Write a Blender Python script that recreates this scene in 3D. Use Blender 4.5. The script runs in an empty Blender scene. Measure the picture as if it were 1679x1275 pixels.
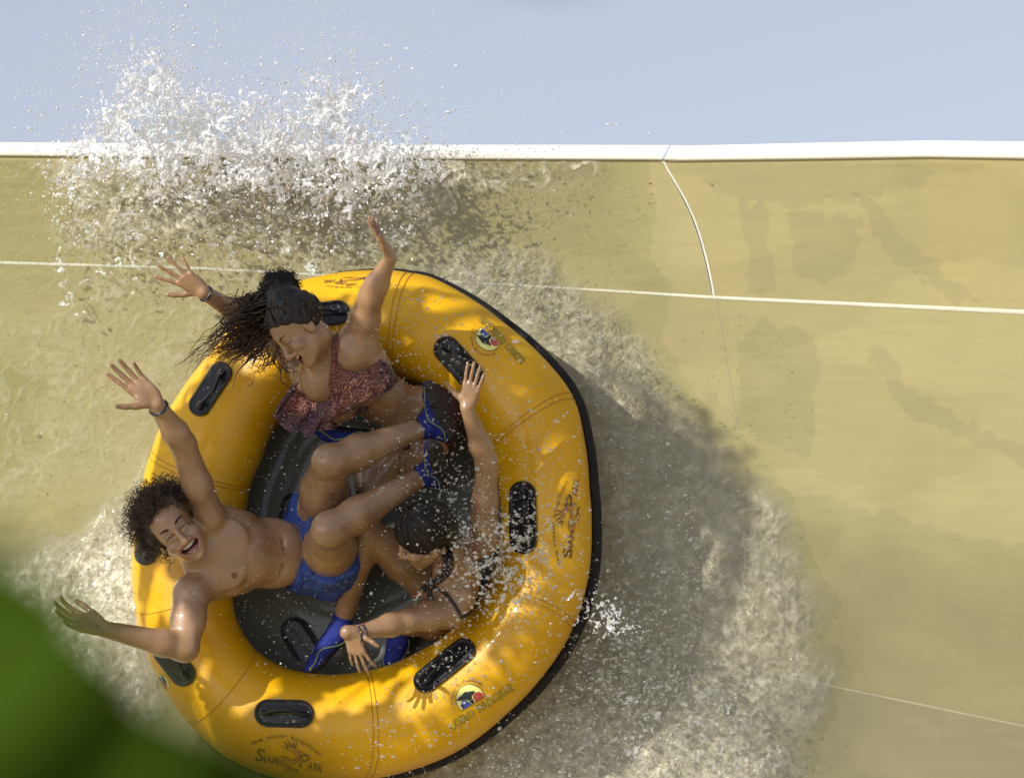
import bpy, math, random
import numpy as np
from mathutils import Vector
rnd = random.Random(7)
rng = np.random.default_rng(7)
scene = bpy.context.scene
COL = scene.collection

# ------------------------------------------------------------------ camera
D = 14.0                      # metres from the lens to the raft's plane
SC = 480.0                    # photo pixels per metre at that plane
cam_data = bpy.data.cameras.new("camera")
cam = bpy.data.objects.new("camera", cam_data)
COL.objects.link(cam)
cam.location = (0, -D, 0)
cam.rotation_euler = (math.radians(90), 0, 0)
cam_data.sensor_width = 36
cam_data.lens = 36 * D / (1679 / SC)
cam_data.clip_start = 0.05
cam_data.clip_end = 3000
cam_data.dof.use_dof = True
cam_data.dof.focus_distance = D - 0.5
cam_data.dof.aperture_fstop = 3.2
scene.camera = cam

# ------------------------------------------------------------------ light
SUN = Vector((-0.65, -0.58, 0.48)).normalized()       # towards the sun
sun_el = math.asin(SUN.z)
sun_az = math.atan2(SUN.x, SUN.y)
world = bpy.data.worlds.new("World")
scene.world = world
world.use_nodes = True
wn = world.node_tree
wn.nodes.clear()
w_out = wn.nodes.new('ShaderNodeOutputWorld')
w_bg = wn.nodes.new('ShaderNodeBackground')
w_sky = wn.nodes.new('ShaderNodeTexSky')
w_sky.sky_type = 'NISHITA'
w_sky.sun_disc = False
w_sky.sun_elevation = sun_el
w_sky.sun_rotation = sun_az
w_sky.air_density = 1.0
w_sky.dust_density = 1.0
w_sky.ozone_density = 2.5
w_geo = wn.nodes.new('ShaderNodeTexCoord')
w_add = wn.nodes.new('ShaderNodeVectorMath'); w_add.operation = 'ADD'
w_add.inputs[1].default_value = (0, 0, 0.42)
w_nrm = wn.nodes.new('ShaderNodeVectorMath'); w_nrm.operation = 'NORMALIZE'
w_hs = wn.nodes.new('ShaderNodeHueSaturation')
w_hs.inputs['Saturation'].default_value = 0.40
w_hs.inputs['Hue'].default_value = 0.508
w_hs.inputs["Value"].default_value = 1.27
wn.links.new(w_geo.outputs['Generated'], w_add.inputs[0])
wn.links.new(w_add.outputs[0], w_nrm.inputs[0])
wn.links.new(w_nrm.outputs[0], w_sky.inputs['Vector'])
wn.links.new(w_sky.outputs[0], w_hs.inputs['Color'])
wn.links.new(w_hs.outputs[0], w_bg.inputs['Color'])
w_bg.inputs["Strength"].default_value = 0.15
wn.links.new(w_bg.outputs[0], w_out.inputs['Surface'])

sd = bpy.data.lights.new("sun", 'SUN')
sd.energy = 4.5
sd.angle = math.radians(0.5)
sd.color = (1.0, 0.965, 0.90)
so = bpy.data.objects.new("sun", sd)
COL.objects.link(so)
so.location = SUN * 20
so.rotation_euler = SUN.to_track_quat('Z', 'Y').to_euler()

scene.view_settings.view_transform = 'Standard'
scene.view_settings.look = 'None'
scene.view_settings.exposure = 0.25
scene.view_settings.gamma = 1.0
scene.render.engine = 'CYCLES'
scene.cycles.max_bounces = 10
scene.cycles.transparent_max_bounces = 16
scene.cycles.transmission_bounces = 8
scene.cycles.caustics_refractive = False
scene.cycles.caustics_reflective = False
scene.cycles.sample_clamp_indirect = 6

# ------------------------------------------------------------------ helpers
def P(px, py, h):
    """a photo pixel at h metres in front of the reference plane -> world point"""
    k = (D - h) / D / SC
    return np.array([(px - 839.5) * k, -h, (637.5 - py) * k])

def PA(px, py, h):
    px, py, h = np.broadcast_arrays(np.asarray(px, float), np.asarray(py, float), np.asarray(h, float))
    k = (D - h) / D / SC
    return np.stack([(px - 839.5) * k, -h, (637.5 - py) * k], -1)

def unit(v):
    v = np.asarray(v, float)
    return v / (np.linalg.norm(v) + 1e-12)

def mesh_np(name, verts, faces, mats, parent=None, smooth=True, mat_idx=None, attr=None):
    """faces: (n,3) or (n,4) int array, or list of lists"""
    me = bpy.data.meshes.new(name)
    verts = np.asarray(verts, np.float32).reshape(-1, 3)
    if isinstance(faces, np.ndarray) and faces.ndim == 2:
        n, c = faces.shape
        me.vertices.add(len(verts)); me.vertices.foreach_set('co', verts.ravel())
        me.loops.add(n * c); me.loops.foreach_set('vertex_index', faces.astype(np.int32).ravel())
        me.polygons.add(n)
        me.polygons.foreach_set('loop_start', np.arange(0, n * c, c, dtype=np.int32))
        me.polygons.foreach_set('loop_total', np.full(n, c, np.int32))
    else:
        me.from_pydata([tuple(v) for v in verts], [], [list(map(int, f)) for f in faces])
    if not isinstance(mats, (list, tuple)):
        mats = [mats]
    for m in mats:
        me.materials.append(m)
    if mat_idx is not None:
        me.polygons.foreach_set('material_index', np.asarray(mat_idx, np.int32))
    me.polygons.foreach_set('use_smooth', np.full(len(me.polygons), smooth, bool))
    if attr is not None:
        for k, v in attr.items():
            a = me.attributes.new(k, 'FLOAT', 'POINT')
            a.data.foreach_set('value', np.asarray(v, np.float32))
    me.update(calc_edges=True)
    me.validate()
    o = bpy.data.objects.new(name, me)
    COL.objects.link(o)
    if parent is not None:
        o.parent = parent
        o.matrix_parent_inverse = parent.matrix_basis.inverted()
    return o

def empty(name, loc):
    o = bpy.data.objects.new(name, None)
    o.location = tuple(float(v) for v in loc)
    o.empty_display_size = 0.1
    COL.objects.link(o)
    return o

def tag(o, label=None, cat=None, group=None, kind=None):
    if label: o['label'] = label
    if cat: o['category'] = cat
    if group: o['group'] = group
    if kind: o['kind'] = kind
    return o

def join(parts):
    """[(verts, faces[n,k])] with the same k -> one pair"""
    vs, fs, n = [], [], 0
    for v, f in parts:
        v = np.asarray(v).reshape(-1, 3)
        vs.append(v); fs.append(np.asarray(f) + n); n += len(v)
    return np.concatenate(vs), np.concatenate(fs)

def grid_faces(nu, nv, wrap_u=False, wrap_v=False):
    iu = np.arange(nu if wrap_u else nu - 1); iv = np.arange(nv if wrap_v else nv - 1)
    I, J = np.meshgrid(iu, iv, indexing='ij')
    I2, J2 = (I + 1) % nu, (J + 1) % nv
    return np.stack([I * nv + J, I2 * nv + J, I2 * nv + J2, I * nv + J2], -1).reshape(-1, 4)

def tube(pts, rad, sides=5, closed=False, flat=None):
    """swept tube along a polyline; flat=(normal, ratio) squashes it along the normal"""
    p = np.asarray(pts, float); n = len(p)
    r = np.broadcast_to(np.asarray(rad, float), (n,))
    if closed:
        t = np.roll(p, -1, 0) - np.roll(p, 1, 0)
    else:
        t = np.gradient(p, axis=0)
    t /= (np.linalg.norm(t, axis=1, keepdims=True) + 1e-12)
    if flat is not None:
        nrm = np.broadcast_to(np.asarray(flat[0], float), (n, 3))
        b = np.cross(t, nrm); b /= (np.linalg.norm(b, axis=1, keepdims=True) + 1e-12)
        a = np.cross(b, t); sq = flat[1]
    else:
        a = np.zeros((n, 3)); ref = np.array([0.3, 0.5, 0.81])
        if abs(np.dot(ref, t[0])) > .9: ref = np.array([1., 0, 0])
        cur = unit(np.cross(t[0], ref))
        for i in range(n):
            cur = cur - t[i] * np.dot(cur, t[i]); cur = cur / (np.linalg.norm(cur) + 1e-12); a[i] = cur
        b = np.cross(t, a); sq = 1.0
    ang = np.arange(sides) / sides * 2 * math.pi
    v = p[:, None, :] + r[:, None, None] * (np.cos(ang)[None, :, None] * b[:, None, :] + sq * np.sin(ang)[None, :, None] * a[:, None, :])
    f = grid_faces(n, sides, closed, True)
    return v.reshape(-1, 3), f

# value noise -----------------------------------------------------------
def _h(*c, seed=0):
    n = np.zeros(np.broadcast(*c).shape, np.uint32) + np.uint32(seed * 7919 + 13)
    for k, m in zip(c, (374761393, 668265263, 2147483647 - 1200)):
        n = (n ^ (k.astype(np.int64).astype(np.uint32) * np.uint32(m)))
        n = (n ^ (n >> np.uint32(13))) * np.uint32(1274126177)
    n = n ^ (n >> np.uint32(16))
    return (n & np.uint32(0xFFFFFF)).astype(np.float64) / float(0xFFFFFF)

def noise2(x, y, seed=0):
    x, y = np.broadcast_arrays(np.asarray(x, float), np.asarray(y, float))
    xi, yi = np.floor(x), np.floor(y)
    fx, fy = x - xi, y - yi
    u = fx * fx * fx * (fx * (fx * 6 - 15) + 10); v = fy * fy * fy * (fy * (fy * 6 - 15) + 10)
    a = _h(xi, yi, seed=seed); b = _h(xi + 1, yi, seed=seed); c = _h(xi, yi + 1, seed=seed); d = _h(xi + 1, yi + 1, seed=seed)
    return (a + (b - a) * u) * (1 - v) + (c + (d - c) * u) * v

def fbm2(x, y, o=4, seed=0):
    s, a, t = 0, .5, 0
    for i in range(o):
        ca, sa = math.cos(i * 1.1), math.sin(i * 1.1)
        s = s + a * noise2((x * ca - y * sa) * 2 ** i + 17 * i, (x * sa + y * ca) * 2 ** i - 9 * i, seed + i); t += a; a *= .5
    return s / t

def noise3(x, y, z, seed=0):
    xi, yi, zi = np.floor(x), np.floor(y), np.floor(z)
    f = [t - ti for t, ti in ((x, xi), (y, yi), (z, zi))]
    u, v, w = [t * t * (3 - 2 * t) for t in f]
    def c(i, j, k): return _h(xi + i, yi + j, zi + k, seed=seed)
    x0 = (c(0, 0, 0) * (1 - u) + c(1, 0, 0) * u) * (1 - v) + (c(0, 1, 0) * (1 - u) + c(1, 1, 0) * u) * v
    x1 = (c(0, 0, 1) * (1 - u) + c(1, 0, 1) * u) * (1 - v) + (c(0, 1, 1) * (1 - u) + c(1, 1, 1) * u) * v
    return x0 * (1 - w) + x1 * w

def sstep(a, b, x):
    t = np.clip((x - a) / (b - a), 0, 1)
    return t * t * (3 - 2 * t)

def polysd(poly, X, Y):
    """signed distance to a polygon (negative inside)"""
    poly = np.asarray(poly, float)
    d = np.full(np.shape(X), 1e18); s = np.ones(np.shape(X))
    n = len(poly)
    for i in range(n):
        a = poly[i]; b = poly[i - 1]
        ex, ey = b - a
        wx, wy = X - a[0], Y - a[1]
        t = np.clip((wx * ex + wy * ey) / (ex * ex + ey * ey + 1e-12), 0, 1)
        bx, by = wx - ex * t, wy - ey * t
        d = np.minimum(d, bx * bx + by * by)
        c1 = Y >= a[1]; c2 = Y < b[1]; c3 = ex * wy > ey * wx
        s = np.where((c1 & c2 & c3) | (~c1 & ~c2 & ~c3), -s, s)
    return s * np.sqrt(d)

# materials --------------------------------------------------------------
def new_mat(name):
    m = bpy.data.materials.new(name); m.use_nodes = True
    nt = m.node_tree; nt.nodes.clear()
    out = nt.nodes.new('ShaderNodeOutputMaterial')
    return m, nt, out

def N(nt, t, **kw):
    n = nt.nodes.new(t)
    for k, v in kw.items():
        if k in n.inputs: n.inputs[k].default_value = v
        else: setattr(n, k, v)
    return n

def pbr(name, col, rough=.5, col2=None, nscale=8, bump=0, bscale=40, spec=.5, coat=0, sss=0, contrast=(.35, .65), metallic=0, detail=6, sheen=0):
    m, nt, out = new_mat(name)
    b = N(nt, 'ShaderNodeBsdfPrincipled')
    b.inputs['Roughness'].default_value = rough
    b.inputs['Specular IOR Level'].default_value = spec
    b.inputs['Coat Weight'].default_value = coat
    b.inputs['Coat Roughness'].default_value = .08
    b.inputs['Metallic'].default_value = metallic
    b.inputs['Sheen Weight'].default_value = sheen
    if sss:
        b.inputs['Subsurface Weight'].default_value = sss
        b.inputs['Subsurface Radius'].default_value = (.012, .005, .003)
        b.inputs['Subsurface Scale'].default_value = 1.0
    tc = N(nt, 'ShaderNodeTexCoord')
    if col2 is not None:
        n = N(nt, 'ShaderNodeTexNoise'); n.inputs['Scale'].default_value = nscale; n.inputs['Detail'].default_value = detail
        r = N(nt, 'ShaderNodeValToRGB')
        r.color_ramp.elements[0].position = contrast[0]; r.color_ramp.elements[1].position = contrast[1]
        r.color_ramp.elements[0].color = (*col, 1); r.color_ramp.elements[1].color = (*col2, 1)
        nt.links.new(tc.outputs['Object'], n.inputs['Vector']); nt.links.new(n.outputs['Fac'], r.inputs['Fac'])
        nt.links.new(r.outputs['Color'], b.inputs['Base Color'])
    else:
        b.inputs['Base Color'].default_value = (*col, 1)
    if bump:
        n2 = N(nt, 'ShaderNodeTexNoise'); n2.inputs['Scale'].default_value = bscale; n2.inputs['Detail'].default_value = 5
        bp = N(nt, 'ShaderNodeBump'); bp.inputs['Strength'].default_value = bump; bp.inputs['Distance'].default_value = .01
        nt.links.new(tc.outputs['Object'], n2.inputs['Vector']); nt.links.new(n2.outputs['Fac'], bp.inputs['Height'])
        nt.links.new(bp.outputs[0], b.inputs['Normal'])
        if coat: nt.links.new(bp.outputs[0], b.inputs['Coat Normal'])
    nt.links.new(b.outputs[0], out.inputs['Surface'])
    return m

# implicit surfaces --------------------------------------------------------
class Field:
    BIG = .05
    def __init__(s, lo, hi, v=.004):
        s.v = v; s.lo = np.asarray(lo, float)
        s.n = np.ceil((np.asarray(hi, float) - s.lo) / v).astype(int) + 1
        s.a = np.full(s.n, s.BIG, np.float32)
        s.ax = [s.lo[i] + np.arange(s.n[i]) * v for i in range(3)]
    def _sl(s, lo, hi):
        i0 = np.clip(np.floor((np.asarray(lo) - s.lo) / s.v).astype(int), 0, s.n)
        i1 = np.clip(np.ceil((np.asarray(hi) - s.lo) / s.v).astype(int) + 1, 0, s.n)
        return tuple(slice(a, b) for a, b in zip(i0, i1))
    def put(s, fn, lo, hi, k=.01, mode='add'):
        pad = .03 + k
        sl = s._sl(np.asarray(lo) - pad, np.asarray(hi) + pad)
        if any(q.stop <= q.start for q in sl): return
        X = s.ax[0][sl[0]][:, None, None]; Y = s.ax[1][sl[1]][None, :, None]; Z = s.ax[2][sl[2]][None, None, :]
        d = fn(X, Y, Z); a = s.a[sl]
        if mode == 'add':
            hh = np.maximum(k - np.abs(a - d), 0) / k
            r = np.minimum(a, d) - hh * hh * k * .25
        else:                                    # carve
            hh = np.maximum(k - np.abs(a + d), 0) / k
            r = np.maximum(a, -d) + hh * hh * k * .25
        s.a[sl] = np.minimum(r, s.BIG).astype(np.float32)
    def cone(s, a, b, ra, rb, k=.012, mode='add'):
        a = np.asarray(a, float); b = np.asarray(b, float); ab = b - a; L = np.dot(ab, ab) + 1e-12
        def fn(X, Y, Z):
            t = np.clip(((X - a[0]) * ab[0] + (Y - a[1]) * ab[1] + (Z - a[2]) * ab[2]) / L, 0, 1)
            return np.sqrt((X - a[0] - t * ab[0]) ** 2 + (Y - a[1] - t * ab[1]) ** 2 + (Z - a[2] - t * ab[2]) ** 2) - (ra + (rb - ra) * t)
        r = max(ra, rb)
        s.put(fn, np.minimum(a, b) - r, np.maximum(a, b) + r, k, mode)
    def ell(s, c, fr, r, k=.012, mode='add'):
        """fr: three unit axes (rows), r: radii"""
        c = np.asarray(c, float); fr = np.asarray(fr, float)
        def fn(X, Y, Z):
            q = [((X - c[0]) * f[0] + (Y - c[1]) * f[1] + (Z - c[2]) * f[2]) for f in fr]
            k0 = np.sqrt(sum((qi / ri) ** 2 for qi, ri in zip(q, r))) + 1e-9
            k1 = np.sqrt(sum((qi / ri ** 2) ** 2 for qi, ri in zip(q, r))) + 1e-9
            return k0 * (k0 - 1) / k1
        R = max(r)
        s.put(fn, c - R, c + R, k, mode)
    def chain(s, pts, rad, k=.012):
        for i in range(len(pts) - 1): s.cone(pts[i], pts[i + 1], rad[i], rad[i + 1], k)
    def merge(s, o, k=.006):
        a, d = s.a, o.a
        hh = np.maximum(k - np.abs(a - d), 0) / k
        s.a = (np.minimum(a, d) - hh * hh * k * .25).astype(np.float32)
    def like(s):
        o = Field.__new__(Field); o.v = s.v; o.lo = s.lo; o.n = s.n; o.ax = s.ax
        o.a = np.full(s.n, s.BIG, np.float32); return o
    def sample(s, p):
        q = (np.asarray(p, float) - s.lo) / s.v
        i = np.clip(np.floor(q).astype(int), 0, s.n - 2); f = q - i
        r = 0
        for a in (0, 1):
            for b in (0, 1):
                for c in (0, 1):
                    w = (f[..., 0] if a else 1 - f[..., 0]) * (f[..., 1] if b else 1 - f[..., 1]) * (f[..., 2] if c else 1 - f[..., 2])
                    r = r + w * s.a[i[..., 0] + a, i[..., 1] + b, i[..., 2] + c]
        return r
    def project(s, p, d, off=.0, reach=.15):
        """first surface point met from p going along d"""
        p = np.asarray(p, float); d = unit(d)
        t = np.arange(0, reach, .001)
        v = s.sample(p + t[:, None] * d)
        w = np.where(v < 0)[0]
        tt = t[w[0]] if len(w) else 0
        return p + d * (tt - off)
    def nets(s):
        """naive surface nets -> verts, quads"""
        a = s.a; sg = (a < 0)
        cnt = np.zeros(np.array(a.shape) - 1, np.uint8)
        for i in (0, 1):
            for j in (0, 1):
                for k in (0, 1):
                    cnt += sg[i:a.shape[0] - 1 + i, j:a.shape[1] - 1 + j, k:a.shape[2] - 1 + k]
        act = (cnt > 0) & (cnt < 8)
        idx = np.argwhere(act)
        m = np.full(act.shape, -1, np.int32); m[act] = np.arange(len(idx))
        cv = {}
        for i in (0, 1):
            for j in (0, 1):
                for k in (0, 1):
                    cv[i, j, k] = a[idx[:, 0] + i, idx[:, 1] + j, idx[:, 2] + k].astype(float)
        acc = np.zeros((len(idx), 3)); num = np.zeros(len(idx))
        for ax in range(3):
            for u in (0, 1):
                for w in (0, 1):
                    c0 = [u, w]; c0.insert(ax, 0); c1 = [u, w]; c1.insert(ax, 1)
                    v0 = cv[tuple(c0)]; v1 = cv[tuple(c1)]
                    mk = (v0 < 0) != (v1 < 0)
                    t = np.where(mk, v0 / np.where(mk, v0 - v1, 1), 0)
                    pt = np.tile(np.array(c0, float), (len(idx), 1)); pt[:, ax] = t
                    acc += pt * mk[:, None]; num += mk
        V = s.lo + (idx + acc / num[:, None]) * s.v
        F = []
        for ax in range(3):
            sh = [slice(None)] * 3; sh1 = [slice(None)] * 3
            sh[ax] = slice(0, a.shape[ax] - 1); sh1[ax] = slice(1, a.shape[ax])
            d0 = sg[tuple(sh)]; d1 = sg[tuple(sh1)]
            e = np.argwhere(d0 != d1)
            o1, o2 = [q for q in range(3) if q != ax]
            ok = (e[:, o1] > 0) & (e[:, o2] > 0) & (e[:, o1] < a.shape[o1] - 1) & (e[:, o2] < a.shape[o2] - 1)
            e = e[ok]
            ins = d0[e[:, 0], e[:, 1], e[:, 2]]
            def g(du, dv):
                q = e.copy(); q[:, o1] -= du; q[:, o2] -= dv
                return m[q[:, 0], q[:, 1], q[:, 2]]
            quad = np.stack([g(1, 1), g(0, 1), g(0, 0), g(1, 0)], 1)
            flip = ins if ax != 1 else ~ins
            quad[~flip] = quad[~flip][:, ::-1]
            F.append(quad)
        return V, np.concatenate(F)

def field_obj(name, F, mats, parent, classify=None, smooth_it=1):
    V, Q = F.nets()
    if smooth_it:
        for _ in range(smooth_it):
            acc = np.zeros_like(V); n = np.zeros(len(V))
            for i in range(4):
                a = Q[:, i]; b = Q[:, (i + 1) % 4]
                np.add.at(acc, a, V[b]); np.add.at(n, a, 1)
            V = V * .5 + .5 * acc / np.maximum(n, 1)[:, None]
    idx = None
    if classify is not None:
        idx = classify(V[Q].mean(1))
    return mesh_np(name, V, Q, mats, parent, True, idx)
# ================================================================== GROUND far below
M_ground = pbr('ground', (.55, .45, .27), .9, (.42, .34, .20), .35, .4, 3)
v = np.array([(-1500, -1500, -7.5), (1500, -1500, -7.5), (1500, 1500, -7.5), (-1500, 1500, -7.5)])
tag(mesh_np('ground', v, np.array([[0, 1, 2, 3]]), M_ground, smooth=False), kind='structure')

# ================================================================== SLIDE WALL
def h_wall(px, py):
    x = (np.asarray(px, float) - 840) / SC
    dz = np.clip((np.asarray(py, float) - 240) / SC, 0, 7.8)
    return .10 * x + 8 - np.sqrt(64 - dz ** 2)

def crv(tbl):
    t = np.array(tbl, float)
    return lambda x: np.interp(x, t[:, 0], t[:, 1])
rim_bot = crv([(-900, 250), (0, 256), (600, 261), (1085, 263), (1094, 264.5), (1300, 262), (1520, 258.5), (1679, 261), (2600, 280)])
rim_top = crv([(-900, 226), (0, 233.5), (600, 237), (1098, 238), (1106, 239.5), (1300, 235), (1520, 230.5), (1679, 232), (2600, 250)])
yh = crv([(-900, 402), (0, 431), (340, 441), (900, 471), (1172, 488), (1679, 512), (2600, 552)])
ylow = crv([(-900, 700), (600, 965), (1390, 1130), (1679, 1190), (2600, 1385)])
xs1 = crv([(262, 1085), (300, 1109), (340, 1131), (380, 1147), (420, 1158), (455, 1166), (490, 1172)])

R0 = math.radians
def wall_mat(name, c1, c2, c3):
    m, nt, out = new_mat(name)
    b = N(nt, 'ShaderNodeBsdfPrincipled'); b.inputs['Roughness'].default_value = .38
    tc = N(nt, 'ShaderNodeTexCoord')
    mp = N(nt, 'ShaderNodeMapping'); mp.inputs['Scale'].default_value = (1.0, 1.0, .55)
    n1 = N(nt, 'ShaderNodeTexNoise'); n1.inputs['Scale'].default_value = 1.3; n1.inputs['Detail'].default_value = 3; n1.inputs['Distortion'].default_value = .6
    r1 = N(nt, 'ShaderNodeValToRGB')
    r1.color_ramp.elements[0].position = .44; r1.color_ramp.elements[1].position = .56
    r1.color_ramp.elements[0].color = (*c1, 1); r1.color_ramp.elements[1].color = (*c2, 1)
    # hard edged wet patches
    mp2 = N(nt, 'ShaderNodeMapping'); mp2.inputs['Scale'].default_value = (.75, 1, 1.7); mp2.inputs['Location'].default_value = (3.1, 0, 1.7); mp2.inputs['Rotation'].default_value = (0, R0(-38), 0)
    n2 = N(nt, 'ShaderNodeTexNoise'); n2.inputs['Scale'].default_value = 1.1; n2.inputs['Detail'].default_value = 7; n2.inputs['Roughness'].default_value = .45
    r2 = N(nt, 'ShaderNodeValToRGB'); r2.color_ramp.elements[0].position = .535; r2.color_ramp.elements[1].position = .56
    r2.color_ramp.elements[0].color = (1, 1, 1, 1); r2.color_ramp.elements[1].color = (.93, .935, .92, 1)
    mx = N(nt, 'ShaderNodeMix'); mx.data_type = 'RGBA'; mx.blend_type = 'MULTIPLY'; mx.inputs[0].default_value = 1
    # fine dirt
    n3 = N(nt, 'ShaderNodeTexNoise'); n3.inputs['Scale'].default_value = 22; n3.inputs['Detail'].default_value = 8
    mp3 = N(nt, 'ShaderNodeMapping'); mp3.inputs['Scale'].default_value = (.25, 1, 2.2)
    r3 = N(nt, 'ShaderNodeValToRGB'); r3.color_ramp.elements[0].position = .3; r3.color_ramp.elements[1].position = .62
    r3.color_ramp.elements[0].color = (.93, .93, .92, 1); r3.color_ramp.elements[1].color = (1, 1, 1, 1)
    mx2 = N(nt, 'ShaderNodeMix'); mx2.data_type = 'RGBA'; mx2.blend_type = 'MULTIPLY'; mx2.inputs[0].default_value = 1
    rr = N(nt, 'ShaderNodeMapRange'); rr.inputs[1].default_value = .5; rr.inputs[2].default_value = .58; rr.inputs[3].default_value = .42; rr.inputs[4].default_value = .2
    L = nt.links.new
    L(tc.outputs['Object'], mp.inputs['Vector']); L(mp.outputs[0], n1.inputs['Vector']); L(n1.outputs['Fac'], r1.inputs['Fac'])
    L(tc.outputs['Object'], mp2.inputs['Vector']); L(mp2.outputs[0], n2.inputs['Vector']); L(n2.outputs['Fac'], r2.inputs['Fac'])
    L(tc.outputs['Object'], mp3.inputs['Vector']); L(mp3.outputs[0], n3.inputs['Vector']); L(n3.outputs['Fac'], r3.inputs['Fac'])
    L(r1.outputs[0], mx.inputs[6]); L(r2.outputs[0], mx.inputs[7])
    L(mx.outputs[2], mx2.inputs[6]); L(r3.outputs[0], mx2.inputs[7]); L(mx2.outputs[2], b.inputs['Base Color'])
    L(n2.outputs['Fac'], rr.inputs[0]); L(rr.outputs[0], b.inputs['Roughness'])
    L(b.outputs[0], out.inputs['Surface'])
    return m
M_wall_a = wall_mat('slide_gelcoat', (.305, .262, .112), (.325, .280, .120), None)
M_wall_b = wall_mat('slide_gelcoat_worn', (.352, .288, .116), (.318, .272, .114), None)
M_wall_c = wall_mat('slide_gelcoat_lower', (.275, .240, .114), (.292, .255, .120), None)
M_rim = pbr('rim_paint', (.82, .81, .76), .4, (.74, .73, .68), 5, .05, 30)
M_seam = pbr('seam_sealant', (.60, .58, .45), .5, (.52, .50, .38), 12, .2, 60)

slide = empty('water_slide', P(840, 900, h_wall(840, 900)))
tag(slide, 'steep curved beige fibreglass water slide wall with a white rim behind the yellow raft', 'water slide')

def loft(xa, xb, ya, yb, nu, nv, hoff=0):
    V_ = []
    t = np.linspace(0, 1, nv)
    for tt in t:
        # x limits may themselves depend on y
        y_mid = ya(840) + (yb(840) - ya(840)) * tt
        x0, x1 = xa(y_mid), xb(y_mid)
        x = np.linspace(x0, x1, nu)
        y = ya(x) + (yb(x) - ya(x)) * tt
        V_.append(PA(x, y, h_wall(x, y) + hoff))
    V_ = np.stack(V_, 1)
    return V_.reshape(-1, 3), grid_faces(nu, nv)[:, ::-1]
c_l = lambda y: -900.0
c_r = lambda y: 2600.0
ybot = lambda x: np.asarray(x, float) * 0 + 3700.0
xs_l = lambda y: float(xs1(y)) - 1.0
xs_r = lambda y: float(xs1(y)) + 1.0
for (xa, xb, ya, yb, m, nv, nu) in ((c_l, xs_l, rim_bot, yh, M_wall_a, 24, 90), (xs_r, c_r, rim_bot, yh, M_wall_b, 24, 70),
                                  (c_l, c_r, yh, ylow, M_wall_a, 50, 150), (c_l, c_r, ylow, ybot, M_wall_c, 70, 150)):
    v, f = loft(xa, xb, ya, yb, nu, nv)
    v2 = v + np.array([0, .05, 0])
    mesh_np('wall_panel', *join([(v, f), (v2, f[:, ::-1])]), m, slide)
# rim: a rounded lip turned outwards, in two lengths meeting at a joint
def rim_piece(x0, x1, skew):
    xs = np.linspace(x0, x1, 60)
    prof = [(1.0, 0.0), (.97, .010), (.85, .014), (.5, .016), (.2, .015), (.03, .010), (0, .0), (0.02, -.10), (.1, -.16), (.6, -.165), (1.0, -.10)]
    rows = []
    for (t, off) in prof:
        sk = skew * (1 - t)
        x = xs + (sk[0] if isinstance(sk, np.ndarray) else 0)
        x = xs.copy()
        if skew[0]: x = x + np.linspace(skew[0] * (1 - t), 0, 60)
        if skew[1]: x = x + np.linspace(0, skew[1] * (1 - t), 60)
        y = rim_top(x) + (rim_bot(x) - rim_top(x)) * t
        rows.append(PA(x, y, h_wall(x, 250) + off))
    V_ = np.stack(rows, 1)
    return V_.reshape(-1, 3), grid_faces(60, len(prof), False, True)[:, ::-1]
for (a, b, sk) in ((-900, 1083.5, np.array([0, 14.])), (1086.5, 2600, np.array([14., 0]))):
    mesh_np('rim', *rim_piece(a, b, sk), M_rim, slide)
# sealed joints
def seam(pts, r, off=0.0, ratio=.5):
    pts = np.array(pts, float)
    w = PA(pts[:, 0], pts[:, 1], h_wall(pts[:, 0], pts[:, 1]) + off)
    return tube(w, r, 8, flat=((0, -1, 0), ratio))
xx = np.linspace(-900, 2600, 160)
parts = [seam(np.stack([xx, yh(xx)], 1), .0085 * np.interp(xx, [0, 900, 1100, 1679], [.75, .6, .7, 1.1]))]
mesh_np('seam', *join(parts), M_seam, slide)
yy = np.linspace(262, 489, 40)
xj = np.array([xs1(y) for y in yy])
xj = np.convolve(np.pad(xj, 3, mode='edge'), np.ones(7) / 7, 'valid'); xj[0] = 1085; xj[-1] = 1172
mesh_np('seam', *seam(np.stack([xj, yy], 1), .0045), M_seam, slide)
xl = np.linspace(1180, 2600, 60)
M_seam2 = pbr('lower_seam_sealant', (.46, .42, .26), .5, (.38, .35, .22), 12, .2, 60)
mesh_np('seam', *seam(np.stack([xl, ylow(xl)], 1), .0042), M_seam2, slide)
M_crack = pbr('hairline_joint', (.30, .27, .15), .7)
yy = np.linspace(490, 730, 20)
mesh_np('hairline_joint', *seam(np.stack([1174 + (yy - 490) * .17, yy], 1), .0016, .0005), M_crack, slide)

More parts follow.
